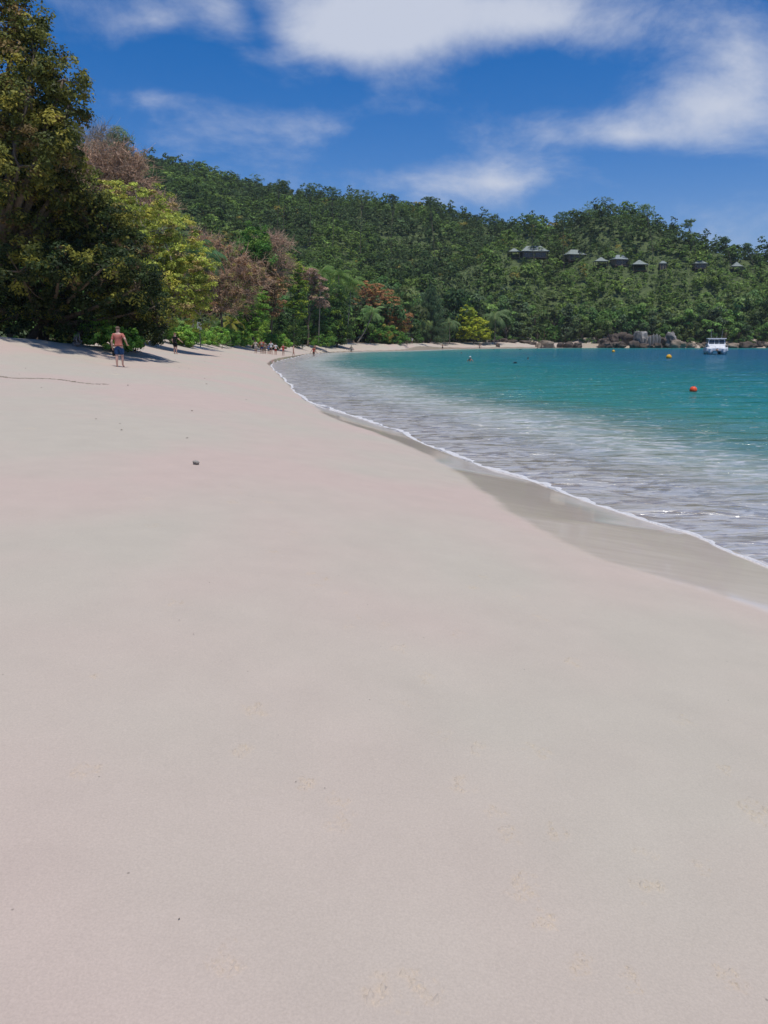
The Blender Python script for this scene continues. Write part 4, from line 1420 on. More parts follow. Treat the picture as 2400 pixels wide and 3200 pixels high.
def boulder(name, label, loc, sc, mat, k, rot=0, tilt=(0, 0), group=None, cat='rock'):
    key = (k, mat)
    if key not in BM_MAT:
        me = BMESH[k].copy(); me.materials.clear(); me.materials.append(M[mat]); BM_MAT[key] = me
    o = link(name, BM_MAT[key], None, loc)
    o.scale = sc; o.rotation_euler = (tilt[0], tilt[1], rot)
    return tag(o, label, cat, group)


rk = np.random.default_rng(77)
# (px, top row, width px, forward distance, material, label, group)
def rock_px(px, top, wpx, Y, mat, label, group=None, depth=.8, name='boulder', tilt=(0, 0), k=None):
    p = gp(px, Y)
    z1 = at(px, top, Y)[2]
    s = mpp(Y)
    zb = max(p[2], 0) - .35
    hgt = max(z1 - zb, .3)
    w = wpx * s
    return boulder(name, label, (p[0], Y, zb + hgt * .42), (w / 2, w / 2 * depth, hgt * .75), mat, int(rk.integers(0, 6)) if k is None else k, rk.uniform(0, 6.28) if depth > .7 else rk.uniform(-.2, .2), tilt, group)


CL = 'rocks of the low cliff by the water'
for px, top, w, Y in ((1890, 1056, 46, 250), (1915, 1044, 44, 252), (1945, 1040, 50, 253), (1905, 1070, 36, 245), (1965, 1046, 40, 251), (1935, 1068, 40, 245), (1980, 1066, 40, 244), (2072, 1056, 44, 249), (2095, 1050, 50, 251), (2030, 1048, 40, 253), (2050, 1072, 44, 244.5), (2010, 1074, 40, 244)):
    rock_px(px, top, w, Y, 'rock', 'dark brown boulder of the low cliff beside the pale slab', CL)
rock_px(2000, 1036, 52, 247, 'rock_pale', 'tall pale grey rock slab streaked white in the low cliff', depth=.7, k=2, name='rock_slab')
rock_px(2094, 1040, 40, 248, 'rock_pale', 'narrower pale leaning slab at the end of the low cliff', depth=.7, tilt=(0, -.35), k=4, name='rock_slab')
for i, (px, top) in enumerate(((2028, 1052), (2038, 1047), (2048, 1046), (2058, 1050))):
    rock_px(px, top, 12, 245.5, 'rock_pale', 'upright weathered rock column between the two pale slabs', 'rock columns in the cliff', k=1, name='rock_column')
for px, top, w in ((2110, 1062, 36), (2130, 1068, 30), (2120, 1074, 30)):
    rock_px(px, top, w, 245, 'rock_tan', 'grey brown rock tumbled below the leaning slab', 'tumbled rocks')
for px, top, w in ((2160, 1068, 36), (2185, 1070, 34), (2205, 1066, 30), (2225, 1068, 40), (2290, 1068, 44), (2330, 1064, 40), (2352, 1068, 40), (2375, 1062, 40), (2398, 1066, 40), (2310, 1074, 34), (2340, 1076, 30), (2385, 1076, 34), (2270, 1074, 30)):
    rock_px(px, top + 4, w, 246 + rk.uniform(-1, 3), 'rock_tan' if rk.random() < .25 else 'rock', 'brown shore rock along the foot of the headland', 'shore rocks of the headland')
rock_px(1703, 1064, 62, 247, 'rock_tan', 'large smooth tan boulder lying on the far sand', depth=.5, k=0)
for px, top, w, Y in ((1545, 1062, 30, 250), (1570, 1058, 36, 252), (1600, 1062, 40, 252), (1640, 1064, 44, 254), (1665, 1068, 30, 252), (1750, 1070, 26, 250), (1775, 1070, 34, 249), (1805, 1070, 30, 248), (1555, 1073, 16, 238)):
    rock_px(px, top, w, Y, 'rock', 'flat brown rock at the back of the far beach', 'rocks at the back of the far beach', depth=.75)
for i, px in enumerate((1036, 1044, 1053, 1061, 1069, 1077, 1086, 1094, 1102)):
    rock_px(px, 1056 + rk.uniform(-1, 3), rk.uniform(8, 13), 188 + rk.uniform(-2, 2), 'rock_tan', 'small pale stone in the row under the beach parasols', 'row of stones under the parasols')

# the stone lying alone on the near sand
M['pebble'] = noisy('pebble', (.42, .38, .32), (.62, .57, .50), 9, .85, .8, detail=8)
sp0 = onz(613, 1450, .95)
for _ in range(4):
    sp0 = onz(613, 1452, gz(sp0[0], sp0[1]))
st_ = link('stone', BMESH[1].copy(), None, (sp0[0], sp0[1], sp0[2] + .025))
st_.data.materials.append(M['pebble'])
for v in st_.data.vertices:
    if v.co.x > 0:
        v.co.z *= 1 - .45 * min(v.co.x, 1)
st_.scale = (.044, .038, .034)
tag(st_, 'single grey chipped stone lying alone on the smooth sand', 'stone')

# ------------------------------------------------------------------ driftwood, debris, sign, parasols
M['drift'] = noisy('driftwood', (.14, .12, .10), (.30, .27, .24), 3, .9, .4, stretch=(1, 1, 6))


def driftwood(label, px, Y, wpx, seed, group=None, twisty=1.0):
    g = np.random.default_rng(seed)
    p = gp(px, Y); s = mpp(Y) * wpx
    root = thing('driftwood', p, label, 'driftwood', group)
    MB().tube([(-s / 2, 0, .08), (-s * .2, .1, .16), (s * .15, -.05, .14), (s / 2, .1, .3)], [.14, .13, .1, .05], 7).build('log', M['drift'], root, True)
    for k in range(4):
        a = (-.35 + .22 * k) * s
        MB().tube([(a, 0, .12), (a + .25 * s * g.uniform(-.3, .6), g.uniform(-.3, .3), .35 * twisty), (a + .3 * s * g.uniform(-.3, .8), g.uniform(-.4, .4), .8 * twisty * g.uniform(.5, 1))], [.06, .045, .015], 5).build('branch', M['drift'], root, True)
    return root


driftwood('bleached driftwood branch lying where the far sand meets the dark rocks', 1850, 246, 40, 5)
driftwood('dark driftwood log on the far beach near the casuarina', 1350, 225, 22, 6)
driftwood('stump like piece of driftwood on the far beach next to the log', 1322, 224, 8, 7)
driftwood('fallen branch on the far beach below the drooping palm', 1392, 226, 20, 8)
driftwood('dead branch poking out of the sand under the dark overhanging tree', 243, 40, 26, 9)

M['sign_white'] = pmat('sign_white', (.74, .74, .72), .5)
M['sign_ink'] = pmat('sign_ink', (.16, .18, .20), .6)
M['post'] = pmat('post', (.20, .17, .13), .8)
p = gp(627, 88); z1 = at(627, 1007, 88)[2] - p[2]
sg = thing('notice_sign', p, 'small white notice sign on a post at the hedge', 'sign')
MB().box(-.04, .04, -.04, .04, -.2, z1 - .05).build('post', M['post'], sg)
MB().box(-.24, .24, -.075, -.042, z1 - .8, z1).build('panel', M['sign_white'], sg)
MB().box(-.10, .10, -.083, -.077, z1 - .36, z1 - .14).build('pictogram', M['sign_ink'], sg)

M['canvas'] = noisy('green_canvas', (.20, .34, .30), (.26, .40, .35), 2, .8, .1)
M['canvas_w'] = noisy('pale_canvas', (.42, .46, .44), (.52, .55, .52), 2, .8, .1)


def parasol(label, px, py, Y, wpx, mat, closed=False):
    p = gp(px, Y); s = mpp(Y)
    z = at(px, py, Y)[2] - p[2]; r = wpx * s / 2
    root = thing('parasol', p, label, 'parasol')
    MB().tube([(0, 0, -.2), (0, 0, z)], .04, 7).build('pole', M['timber'], root)
    m = MB()
    if closed:
        m.lathe([(.05, z - 1.6), (.2, z - 1.5), (.14, z - .6), (.02, z)], 8)
    else:
        m.lathe([(r, z - .55), (r, z - .5), (r * .5, z - .2), (.05, z)], 8)
    m.build('canopy', M[mat], root)
    return root


parasol('open green beach parasol under the trees by the row of stones', 1085, 1049, 193, 22, 'canvas')
parasol('open pale parasol behind the leaning palm trunk', 1125, 1050, 196, 26, 'canvas_w')
parasol('folded pale parasol beside the row of stones', 1050, 1043, 192, 8, 'canvas_w', True)
parasol('folded white parasol rising behind the hedge end', 882, 1046, 150, 6, 'canvas_w', True)

# bits of debris on the sand
M['debris'] = noisy('debris', (.06, .045, .03), (.16, .12, .08), 20, .9, 0)
dbm = new_mesh('leaf_bit', [(-1, 0, .1), (-.3, -.5, .3), (.9, -.2, .15), (.5, .5, .25), (-.4, .45, .1), (0, 0, .55)], [(0, 1, 5), (1, 2, 5), (2, 3, 5), (3, 4, 5), (4, 0, 5), (4, 3, 2, 1, 0)], M['debris'])


dg = np.random.default_rng(88)
DEB = [(455, 1125), (485, 1118), (495, 1122), (548, 1125), (560, 1150), (590, 1153), (505, 1130), (640, 1183), (645, 1201), (400, 1205), (80, 1152), (60, 1170), (300, 1085 + 30), (130, 1212), (770, 1250),
       (690, 1108), (715, 1105), (640, 1130), (300, 1310), (380, 1345), (375, 1325), (1050, 1445), (1088, 1440), (1090, 1485), (1165, 1508), (775, 1550), (790, 1553), (420, 1525), (430, 1530), (440, 1610), (450, 1612), (655, 1822), (560, 1940),
       (605, 1984), (925, 2445), (870, 2300), (1015, 2465), (560, 2875), (1160, 1230), (500, 1440), (600, 1285), (585, 1370)]
for i, (px, py) in enumerate(DEB):
    q = on_ground(px, py)
    o = link('fallen_leaf', dbm, None, (q[0], q[1], q[2] + .004))
    k = min(.022 * (1 + q[1] * .055), .10) * dg.uniform(.5, .9) * (.2 if py > 1400 else 1)
    o.scale = (k, k, k); o.rotation_euler = (0, 0, dg.uniform(0, 6.28))
    tag(o, 'small dry leaf fragment lying on the pale sand', 'leaf', 'leaf fragments on the sand')

# strand line of debris on the left and scuffs in the sand
lv = []
for t in np.linspace(0, 1, 90):
    px = -20 + 350 * t; py = 1174 + 26 * t + 3 * math.sin(t * 9)
    lv.append(on_ground(px, py))
sm = MB()
for i, q in enumerate(lv):
    for k in range(2):
        a = dg.uniform(0, 6.28); e = np.array([math.cos(a), math.sin(a) * .5, 0]) * dg.uniform(.03, .08)
        c = q + np.append(dg.normal(0, .07, 2), 0)
        c[2] = gz(c[0], c[1]) + .006
        sm.tube([c - e, c + e], [.006, .004], 4)
M['weed'] = noisy('dry_weed', (.24, .20, .15), (.38, .33, .26), 6, .9, 0)
so = sm.build('strand_line', M['weed'])
tag(so, 'thin strand line of twigs and dry weed across the sand near the trees', 'debris', kind='stuff')


def scuff(px, py, size, seed, asp=.45, hgt=.012):
    """crumbled footprint: a raised broken rim standing proud of the sand"""
    q = on_ground(px, py)
    n = 26
    u = np.linspace(-1, 1, n)
    U, Vv = np.meshgrid(u, u)
    x = q[0] + U.ravel() * size; y = q[1] + Vv.ravel() * size * 1.3
    z = surf(x, y)
    h = []
    for a, b in zip(U.ravel(), Vv.ravel()):
        r = math.hypot(a / .75, b / .75)
        n1 = mnoise.noise((a * 2.4, b * 2.4, seed)); n2 = mnoise.noise((a * 7, b * 7, seed + 5)); n3 = mnoise.noise((a * 15, b * 15, seed + 9))
        patch = max(0, min(1, (n1 * 1.3 + .62 - r) * 3.5))
        ridge = max(0, 1 - abs(n2) * 5.5)
        v = patch * (ridge * (.6 + .8 * n3) + .25 * max(0, n2)) + max(0, n3 - .34) * .6
        fall = max(0, min(1, (1.05 - r) / .2))
        h.append(max(0, v) * hgt * fall - .006 * (1 if v <= .08 else 0))
    V = np.stack([x, y, z + np.array(h)], 1)
    idx = np.arange(n * n).reshape(n, n)
    Fq = np.stack([idx[:-1, :-1], idx[:-1, 1:], idx[1:, 1:], idx[1:, :-1]], -1).reshape(-1, 4)
    me = new_mesh('footprint', V, Fq, M['sand'], True, {'wet': np.full(len(V), -3.0)})
    return link('footprint', me, beach)


for i, (px, py, s, h) in enumerate(((1210, 3105, .10, .020), (785, 2222, .11, .016), (550, 1884, .09, .012), (2025, 2780, .10, .012), (1795, 2070, .10, .010), (1480, 1835, .09, .008), (1340, 2115, .11, .008), (1680, 2350, .10, .008),
                                    (2370, 2540, .12, .014), (1060, 2570, .10, .006), (700, 1180, .10, .010), (2130, 2250, .10, .006), (985, 1833, .09, .006), (360, 1170, .35, .05), (310, 1168, .22, .04), (1690, 1930, .1, .006),
                                    (420, 1340, .14, .012), (440, 1290, .14, .012), (840, 1570, .14, .01), (1420, 1505, .14, .008), (90, 1340, .16, .014), (460, 1560, .12, .010), (480, 1640, .12, .008), (1970, 3060, .06, .006), (1060, 2500, .07, .006))):
    scuff(px, py, s, 3.3 * i + 1, hgt=h * 1.5)
tr = np.random.default_rng(91)
for i in range(46):
    t_ = i / 46
    if i % 2:
        px, py = 1700 - 1150 * t_ + tr.normal(0, 40), 3050 - 1650 * t_ ** .6 + tr.normal(0, 40)
    else:
        px, py = tr.uniform(60, 2300), tr.uniform(1500, 3150)
        if py < 1250 + .32 * px:
            continue
    scuff(px, py, tr.uniform(.05, .11), 200 + 2.7 * i, hgt=tr.uniform(.006, .015))
#==CONT4==


# ------------------------------------------------------------------ boat and buoys
M['gel'] = noisy('boat_white', (.74, .75, .76), (.80, .80, .80), 1.5, .25, 0, spec=.5)
M['antifoul'] = noisy('boat_teal', (.10, .36, .33), (.14, .42, .38), 2, .4, 0)
M['glass_b'] = pmat('boat_glass', (.05, .06, .065), .08, .6)
M['chrome'] = pmat('rail_metal', (.55, .56, .57), .3, .5, Metallic=.8)
M['black'] = pmat('black_rubber', (.015, .015, .016), .6)
M['fender'] = pmat('fender_peach', (.62, .34, .22), .5)


def boat():
    p = onz(2240, 1108, 0)
    s = mpp(p[1]) * 69 / 3.8                     # fitted to 3.8 m beam
    root = thing('motor_catamaran', (p[0], p[1], 0), 'white twin hulled motor boat moored in the bay, bow towards the beach', 'boat', rotz=R(-19))
    root.scale = (s, s, s)
    # two hulls, bow at -y
    for sx in (-1, 1):
        rings = []
        for y, w, keel, rise in ((0.0, .08, .30, .0), (.5, .42, .02, 0), (1.4, .62, -.22, 0), (3.0, .70, -.30, 0), (7.4, .70, -.28, 0)):
            cx = sx * (1.9 - .70 - .05 - (.10 if y < .6 else 0))
            t = .92 + .05 * (1 - y / 7.4)
            rings.append([(cx - w, y, t), (cx - w * .92, y, .45), (cx - w * .45, y, keel + .12), (cx, y, keel), (cx + w * .45, y, keel + .12), (cx + w * .92, y, .45), (cx + w, y, t)])
        MB().loft(rings).build('hull', M['gel'], root, False, .03)
        b = []
        for y, w in ((.9, .50), (1.6, .60), (3.0, .66), (7.42, .66)):
            cx = sx * 1.15
            b.append([(cx - w, y, .26), (cx - w * .6, y, -.1), (cx, y, -.25), (cx + w * .6, y, -.1), (cx + w, y, .26), (cx + w * 1.03, y, .40), (cx - w * 1.03, y, .40)])
        MB().loft(b).build('lower_hull', M['antifoul'], root)
    # bridge deck between the hulls and raised foredeck
    MB().loft([[(-1.72, .35, .62), (1.72, .35, .62), (1.62, .35, 1.08), (-1.62, .35, 1.08)], [(-1.86, 1.2, .55), (1.86, 1.2, .55), (1.78, 1.2, 1.22), (-1.78, 1.2, 1.22)],
               [(-1.88, 7.3, .55), (1.88, 7.3, .55), (1.84, 7.3, 1.15), (-1.84, 7.3, 1.15)]]).build('deck', M['gel'], root, False, .05)
    MB().loft([[(-1.3, 1.0, 1.18), (1.3, 1.0, 1.18), (1.1, 1.05, 1.30), (-1.1, 1.05, 1.30)], [(-1.5, 2.3, 1.15), (1.5, 2.3, 1.15), (1.38, 2.3, 1.68), (-1.38, 2.3, 1.68)], [(-1.5, 3.4, 1.12), (1.5, 3.4, 1.12), (1.42, 3.4, 1.7), (-1.42, 3.4, 1.7)]]).build('foredeck', M['gel'], root, False, .06)
    cab = MB()
    cab.loft([[(-1.44, 2.5, 1.66), (1.44, 2.5, 1.66), (1.44, 5.2, 1.66), (-1.44, 5.2, 1.66)], [(-1.30, 3.0, 2.62), (1.30, 3.0, 2.62), (1.30, 5.2, 2.62), (-1.30, 5.2, 2.62)]])
    cabin = cab.build('cabin', M['gel'], root)
    def pane(a, b):
        def P(x, t):
            return (x * (1 - .10 * t), 2.5 + .5 * t - .02, 1.66 + .96 * t)
        t0, t1 = .16, .86
        v = [P(a, t0), P(b, t0), P(b, t1), P(a, t1)]
        v2 = [(x, y - .03, z) for x, y, z in v]
        MB().add(v + v2, [(4, 5, 6, 7), (0, 1, 5, 4), (1, 2, 6, 5), (2, 3, 7, 6), (3, 0, 4, 7)]).build('windscreen_pane', M['glass_b'], cabin)
    for a, b in ((-1.30, -.42), (-.34, .34), (.42, 1.30)):
        pane(a, b)
    for sx in (-1, 1):
        MB().add([(sx * 1.405, 2.95, 1.84), (sx * 1.405, 5.0, 1.84), (sx * 1.325, 5.0, 2.5), (sx * 1.325, 3.15, 2.5), (sx * 1.43, 2.95, 1.84), (sx * 1.43, 5.0, 1.84), (sx * 1.35, 5.0, 2.5), (sx * 1.35, 3.15, 2.5)],
                 [(4, 5, 6, 7), (0, 3, 2, 1), (0, 1, 5, 4), (1, 2, 6, 5), (2, 3, 7, 6), (3, 0, 4, 7)]).build('side_window', M['glass_b'], cabin)
    MB().box(-1.56, 1.56, 2.55, 6.4, 2.622, 2.76).build('roof', M['gel'], root, False, .05)
    for sx in (-1, 1):
        MB().tube([(sx * 1.4, 6.2, 1.1), (sx * 1.4, 6.2, 2.63)], .04, 6).build('roof_post', M['chrome'], root)
        MB().tube([(sx * .85, 4.5, 2.74), (sx * .95, 4.5, 4.4)], [.03, .012], 5).build('antenna', M['chrome'], root)
        MB().tube([(sx * .3, .4, 1.06), (sx * .3, .4, 1.42), (sx * 1.5, .75, 1.5), (sx * 1.8, 2.2, 1.62), (sx * 1.8, 2.6, 1.14)], .025, 6).build('bow_rail', M['chrome'], root)
        MB().tube([(sx * .8, 7.35, .2), (sx * .8, 7.6, .4), (sx * .8, 7.6, 1.35)], [.14, .16, .2], 7).build('outboard_motor', M['black'], root)
    MB().tube([(0, 3.5, 2.74), (0, 3.5, 3.1)], .03, 5).build('mast_light', M['chrome'], root)
    MB().lathe([(.001, 0), (.13, .04), (.2, .2), (.16, .36), (.04, .46), (.001, .48)], 14, (0, .22, .52)).build('fender', M['fender'], root, True)
    MB().tube([(0, .3, .95), (0, .15, .2), (0, -.9, -.25)], .022, 5).build('mooring_line', M['chrome'], root)
    MB().box(-.09, .09, .05, .33, .97, 1.1).build('anchor_roller', M['chrome'], root)


boat()
M['buoy_y'] = noisy('buoy_yellow', (.72, .36, .02), (.80, .46, .04), 3, .45, 0)
M['buoy_r'] = noisy('buoy_red', (.72, .075, .022), (.80, .11, .035), 3, .4, 0)


def buoy(label, px, py, dpx, mat, sub=.3, extra=None):
    p = onz(px, py, 0)
    r = dpx * mpp(p[1]) / 2
    root = thing('mooring_buoy', (p[0], p[1], 0), label, 'buoy')
    prof = [(max(.001, r * math.sin(a)), r * (1 - sub * 1.0) * 0 + r * (-math.cos(a)) + r * (1 - 2 * sub)) for a in np.linspace(0, math.pi, 17)]
    MB().lathe(prof, 28).build('float', M[mat], root, True)
    MB().lathe([(r * .12, r * (2 - 2 * sub) - .01 * r), (r * .14, r * (2 - 2 * sub) + .05 * r), (r * .05, r * (2 - 2 * sub) + .14 * r)], 10).build('top_eye', M['black'], root)
    MB().lathe([(r * 1.004 * math.sin(a), r * 1.004 * (-math.cos(a)) + r * (1 - 2 * sub)) for a in (1.25, 1.35)], 28).build('waterline_band', M['black'], root, True)
    if extra:
        MB().box(-r * .38, r * .38, -r * 1.08, -r * .5, -r * .12, r * .22).build('shackle', M['black'], root, False, .01)
    return root


buoy('red orange ball buoy with a black shackle in the shallow water', 2166, 1226, 23, 'buoy_r', .18, True)
buoy('larger yellow mooring buoy between the red buoy and the boat', 2090, 1120, 17, 'buoy_y', .26)
buoy('smaller yellow mooring buoy off the dark rocks', 1917, 1100.5, 9.5, 'buoy_y', .26)

# ------------------------------------------------------------------ people
SKIN = noisy('skin', (.42, .24, .17), (.48, .28, .20), 6, .6, 0)
SKIN_T = noisy('skin_tanned', (.28, .16, .10), (.34, .19, .13), 6, .6, 0)
SKIN_P = noisy('skin_pink', (.52, .31, .24), (.58, .36, .28), 6, .6, 0)
CLOTH = {}


def cloth(col):
    if col not in CLOTH:
        CLOTH[col] = noisy('cloth', tuple(c * .70 for c in col), tuple(min(1, c * .86) for c in col), 14, .85, .15, spec=.15)
    return CLOTH[col]


def skin_mesh(name, verts, edges, radii, root_i=0, sub=1):
    me = bpy.data.meshes.new(name + '_cage')
    me.from_pydata([tuple(v) for v in verts], edges, [])
    ob = bpy.data.objects.new(name + '_cage', me)
    COL.objects.link(ob)
    ob.modifiers.new('skin', 'SKIN')
    ob.modifiers['skin'].use_smooth_shade = True
    lay = me.skin_vertices[0].data
    for i, r in enumerate(radii):
        lay[i].radius = r if isinstance(r, (tuple, list)) else (r, r)
        lay[i].use_root = False
    roots = root_i if isinstance(root_i, (list, tuple)) else [root_i]
    for i in roots:
        lay[i].use_root = True
    ss = ob.modifiers.new('sub', 'SUBSURF'); ss.levels = sub; ss.render_levels = sub
    dg_ = bpy.context.evaluated_depsgraph_get()
    out = bpy.data.meshes.new_from_object(ob.evaluated_get(dg_))
    out.name = name
    bpy.data.objects.remove(ob); bpy.data.meshes.remove(me)
    for p in out.polygons:
        p.use_smooth = True
    return out


def person(label, loc, h=1.72, yaw=0, skin=None, shirt=None, shorts=None, hair=(.05, .035, .025), stride=.0, larm=(-.25, .02), rarm=(.25, .02), bikini=None, long_hair=False, detail=1,
           sleeves=.55, hat=None, hold=None, head_turn=0, wide=1.0, bend=0, group=None, crouch=False, backpack=None, legs_skip=False, sleeve_full=False, short_len=.8):
    """body proportions on a 1.0 scale; facing +y before yaw. larm/rarm: (outward, forward) hand offsets at shoulder-relative reach"""
    root = thing('person', loc, label, 'person', group, R(yaw))
    root.scale = (h, h, h)
    W_ = wide
    v, e, r = [], [], []

    def add(p, rad, par=None):
        v.append(p); r.append(rad)
        if par is not None:
            e.append((par, len(v) - 1))
        return len(v) - 1
    hipz = .30 if crouch else .52
    pel = add((0, 0, hipz), (.088 * W_, .066 * W_))
    wai = add((0, bend * .05, hipz + .10), (.078 * W_, .060 * W_), pel)
    che = add((0, bend * .12, hipz + .205), (.090 * W_, .066 * W_), wai)
    upc = add((0, bend * .17, hipz + .275), (.075 * W_, .056 * W_), che)
    nec = add((0, bend * .20 + .006, hipz + .335), .031, upc)
    ht = math.radians(head_turn)
    hb = add((0, bend * .23 + .012, hipz + .385), (.046, .052), nec)
    hm = add((0, bend * .24 + .014, hipz + .425), (.050, .058), hb)
    htp = add((0, bend * .24 + .008, hipz + .462), (.034, .040), hm)
    hd = (math.sin(ht), math.cos(ht))
    if detail:
        add((hd[0] * .066, .014 + bend * .24 + hd[1] * .066, hipz + .408), .0085, hm)                     # nose
        add((hd[1] * .054, .014 + bend * .24 - hd[0] * .054, hipz + .412), (.006, .011), hm)              # ears
        add((-hd[1] * .054, .014 + bend * .24 + hd[0] * .054, hipz + .412), (.006, .011), hm)
    J = {}
    for sgn, nm in ((1, 'r'), (-1, 'l')):
        st = stride * sgn
        hp = add((sgn * .050 * W_, 0, hipz - .03), .060 * W_, pel)
        if crouch:
            kn = add((sgn * .07, .20, .27), .040, hp); an = add((sgn * .07, .06, .045), .024, kn)
        else:
            kn = add((sgn * .055 * W_, st * .10 + .012, .285), .038 * (W_ * .5 + .5), hp)
            ca = add((sgn * .056 * W_, st * .16 - .008, .19), .033, kn)
            an = add((sgn * .055 * W_, st * .22 - .012, .045), .020, ca)
        add((sgn * .062 * W_, (st * .22 if not crouch else .06) + .07, .018), (.024, .014), an)
        J['k' + nm], J['h' + nm] = kn, hp
        arm = rarm if sgn > 0 else larm
        sh = add((sgn * .098 * W_, bend * .17, hipz + .280), .036, upc)
        S0 = np.array([sgn * .112 * W_, bend * .17, hipz + .275])
        hand = np.array([sgn * .112 * W_ + arm[0] * (1 if len(arm) < 4 else 1) * 1.0, bend * .17 + arm[1], hipz + .275 - (arm[2] if len(arm) > 2 else .34)])
        mid = (S0 + hand) / 2
        dist = np.linalg.norm(hand - S0)
        L_ = .36
        bow = math.sqrt(max(.0, (L_ / 2) ** 2 - (dist / 2) ** 2))
        mid = mid + np.array([sgn * .35, -.94, 0]) * min(bow, .15)
        el = add(tuple(mid), .026, sh)
        wr_ = add(tuple(mid + (hand - mid) * .93), .019, el)
        ha = add(tuple(hand + (hand - mid) * .22), (.021, .012), wr_)
        J['s' + nm], J['e' + nm], J['w' + nm], J['a' + nm] = sh, el, wr_, ha
        J['hand' + nm] = hand + (hand - mid) * .30
    roots = [pel]
    if detail > 1:                               # fingers
        for nm in 'rl':
            a0 = np.array(v[J['a' + nm]]); d = unit(a0 - np.array(v[J['w' + nm]]))
            sd = unit(np.cross(d, [0, 1, .2]))
            for k in range(4):
                b0 = a0 + sd * (.011 * (k - 1.5)); ln = (.042, .048, .046, .036)[k]
                i0 = add(tuple(b0), .0058); roots.append(i0)
                i1 = add(tuple(b0 + d * ln * .55 + np.array([0, .006, 0])), .0054, i0)
                add(tuple(b0 + d * ln * .85 + np.array([0, .02, 0])), .0046, i1)
            i0 = add(tuple(a0 - d * .02 + sd * .016), .0065); roots.append(i0)
            add(tuple(a0 + d * .014 + sd * .036 + np.array([0, .01, 0])), .0054, i0)
    bm_ = skin_mesh('body', v, e, r, roots, 2 if detail > 1 else 1)
    bm_.materials.clear(); bm_.materials.append(skin or SKIN)
    # put the soles on the ground
    zmin = min(q.co.z for q in bm_.vertices)
    body = link('body', bm_, root)
    off = -zmin - .004
    body.location.z = off

    def garment(nm, ids, edges, grow, mat, extra=None):
        vv = [v[i] for i in ids]; rr = []
        for i in ids:
            q = r[i]
            rr.append(tuple(x + grow for x in q) if isinstance(q, tuple) else q + grow)
        ee = [(ids.index(a), ids.index(b)) for a, b in edges]
        if extra:
            for par, pos, rad in extra:
                vv.append(pos); rr.append(rad); ee.append((ids.index(par), len(vv) - 1))
        m = skin_mesh(nm, vv, ee, rr, 0, 2 if detail > 1 else 1)
        m.materials.clear(); m.materials.append(mat)
        o = link(nm, m, root); o.location.z = off
        return o
    lerp = lambda a, b, t: tuple(np.array(v[a]) * (1 - t) + np.array(v[b]) * t)
    if shirt:
        ids = [wai, che, upc, J['sr'], J['sl']]
        ex = [(wai, (0, 0, hipz + .03), (.104 * W_, .084 * W_))]
        for nm in 'rl':
            ex.append((J['s' + nm], lerp(J['s' + nm], J['e' + nm], sleeves if not sleeve_full else 1.0), .037))
        garment('shirt', ids, [(wai, che), (che, upc), (upc, J['sr']), (upc, J['sl'])], .010, cloth(shirt), ex)
    if shorts:
        ids = [pel, J['hr'], J['hl']]
        ex = [(pel, (0, 0, hipz + .075), (.083 * W_, .066 * W_))]
        for nm in 'rl':
            ex.append((J['h' + nm], lerp(J['h' + nm], J['k' + nm], short_len), .056 * (W_ * .5 + .5)))
        garment('shorts', ids, [(pel, J['hr']), (pel, J['hl'])], .010, cloth(shorts), ex)
    if bikini:
        garment('bikini_bottom', [pel], [], .006, cloth(bikini), [(pel, (0, 0, hipz - .035), (.075, .062))])
        garment('bikini_top', [che], [], .006, cloth(bikini), [(che, (0, 0, hipz + .235), (.086, .064))])
    if hair:
        hv = MB(); prof = []
        c0 = np.array([0, bend * .24 + .006, hipz + .432])
        rings = []
        for a in np.linspace(.15, 1.75, 7):
            ring = []
            for k in range(14):
                b_ = 2 * math.pi * k / 14
                dx, dy = math.cos(b_), math.sin(b_)
                front = dx * hd[0] + dy * hd[1]
                aa = a * (1 - .38 * max(0, front))
                ring.append((c0[0] + .058 * math.sin(aa) * dx, c0[1] + .066 * math.sin(aa) * dy, c0[2] + .058 * math.cos(aa)))
            rings.append(ring)
        hv.loft(rings)
        if long_hair:
            hv.tube([(c0[0] - hd[0] * .045, c0[1] - hd[1] * .05, c0[2]), (c0[0] - hd[0] * .06, c0[1] - hd[1] * .065, c0[2] - .07), (c0[0] - hd[0] * .05, c0[1] - hd[1] * .055, c0[2] - .15)], [.035, .034, .012], 8)
        o = hv.build('hair', cloth(hair), root, True); o.location.z = off
    if hat:
        c0 = (0, bend * .24 + .008, hipz + .448)
        o = MB().lathe([(.105, -.008), (.106, -.002), (.062, .004), (.058, .035), (.03, .052), (.002, .055)], 16, c0).build('hat', cloth(hat), root, True); o.location.z = off
    if backpack:
        o = MB().loft([[(-.065, -.115, hipz + .07), (.065, -.115, hipz + .07), (.07, -.05, hipz + .07), (-.07, -.05, hipz + .07)], [(-.07, -.135, hipz + .17), (.07, -.135, hipz + .17), (.075, -.05, hipz + .17), (-.075, -.05, hipz + .17)],
                       [(-.055, -.11, hipz + .27), (.055, -.11, hipz + .27), (.06, -.05, hipz + .27), (-.06, -.05, hipz + .27)]]).build('backpack', cloth(backpack), root, False, .012)
        o.location.z = off
    if hold:
        q = J['handl'] + np.array([0, 0, off])
        return root, q
    return root


def ground_at(px, Y):
    return gp(px, Y)


def place(px, py, hpx, h):
    """feet at pixel, distance from the ground it stands on nearby and the person's height"""
    Y = h / hpx / math.cos(PITCH) * F
    p = gp(px, Y)
    return p, Y


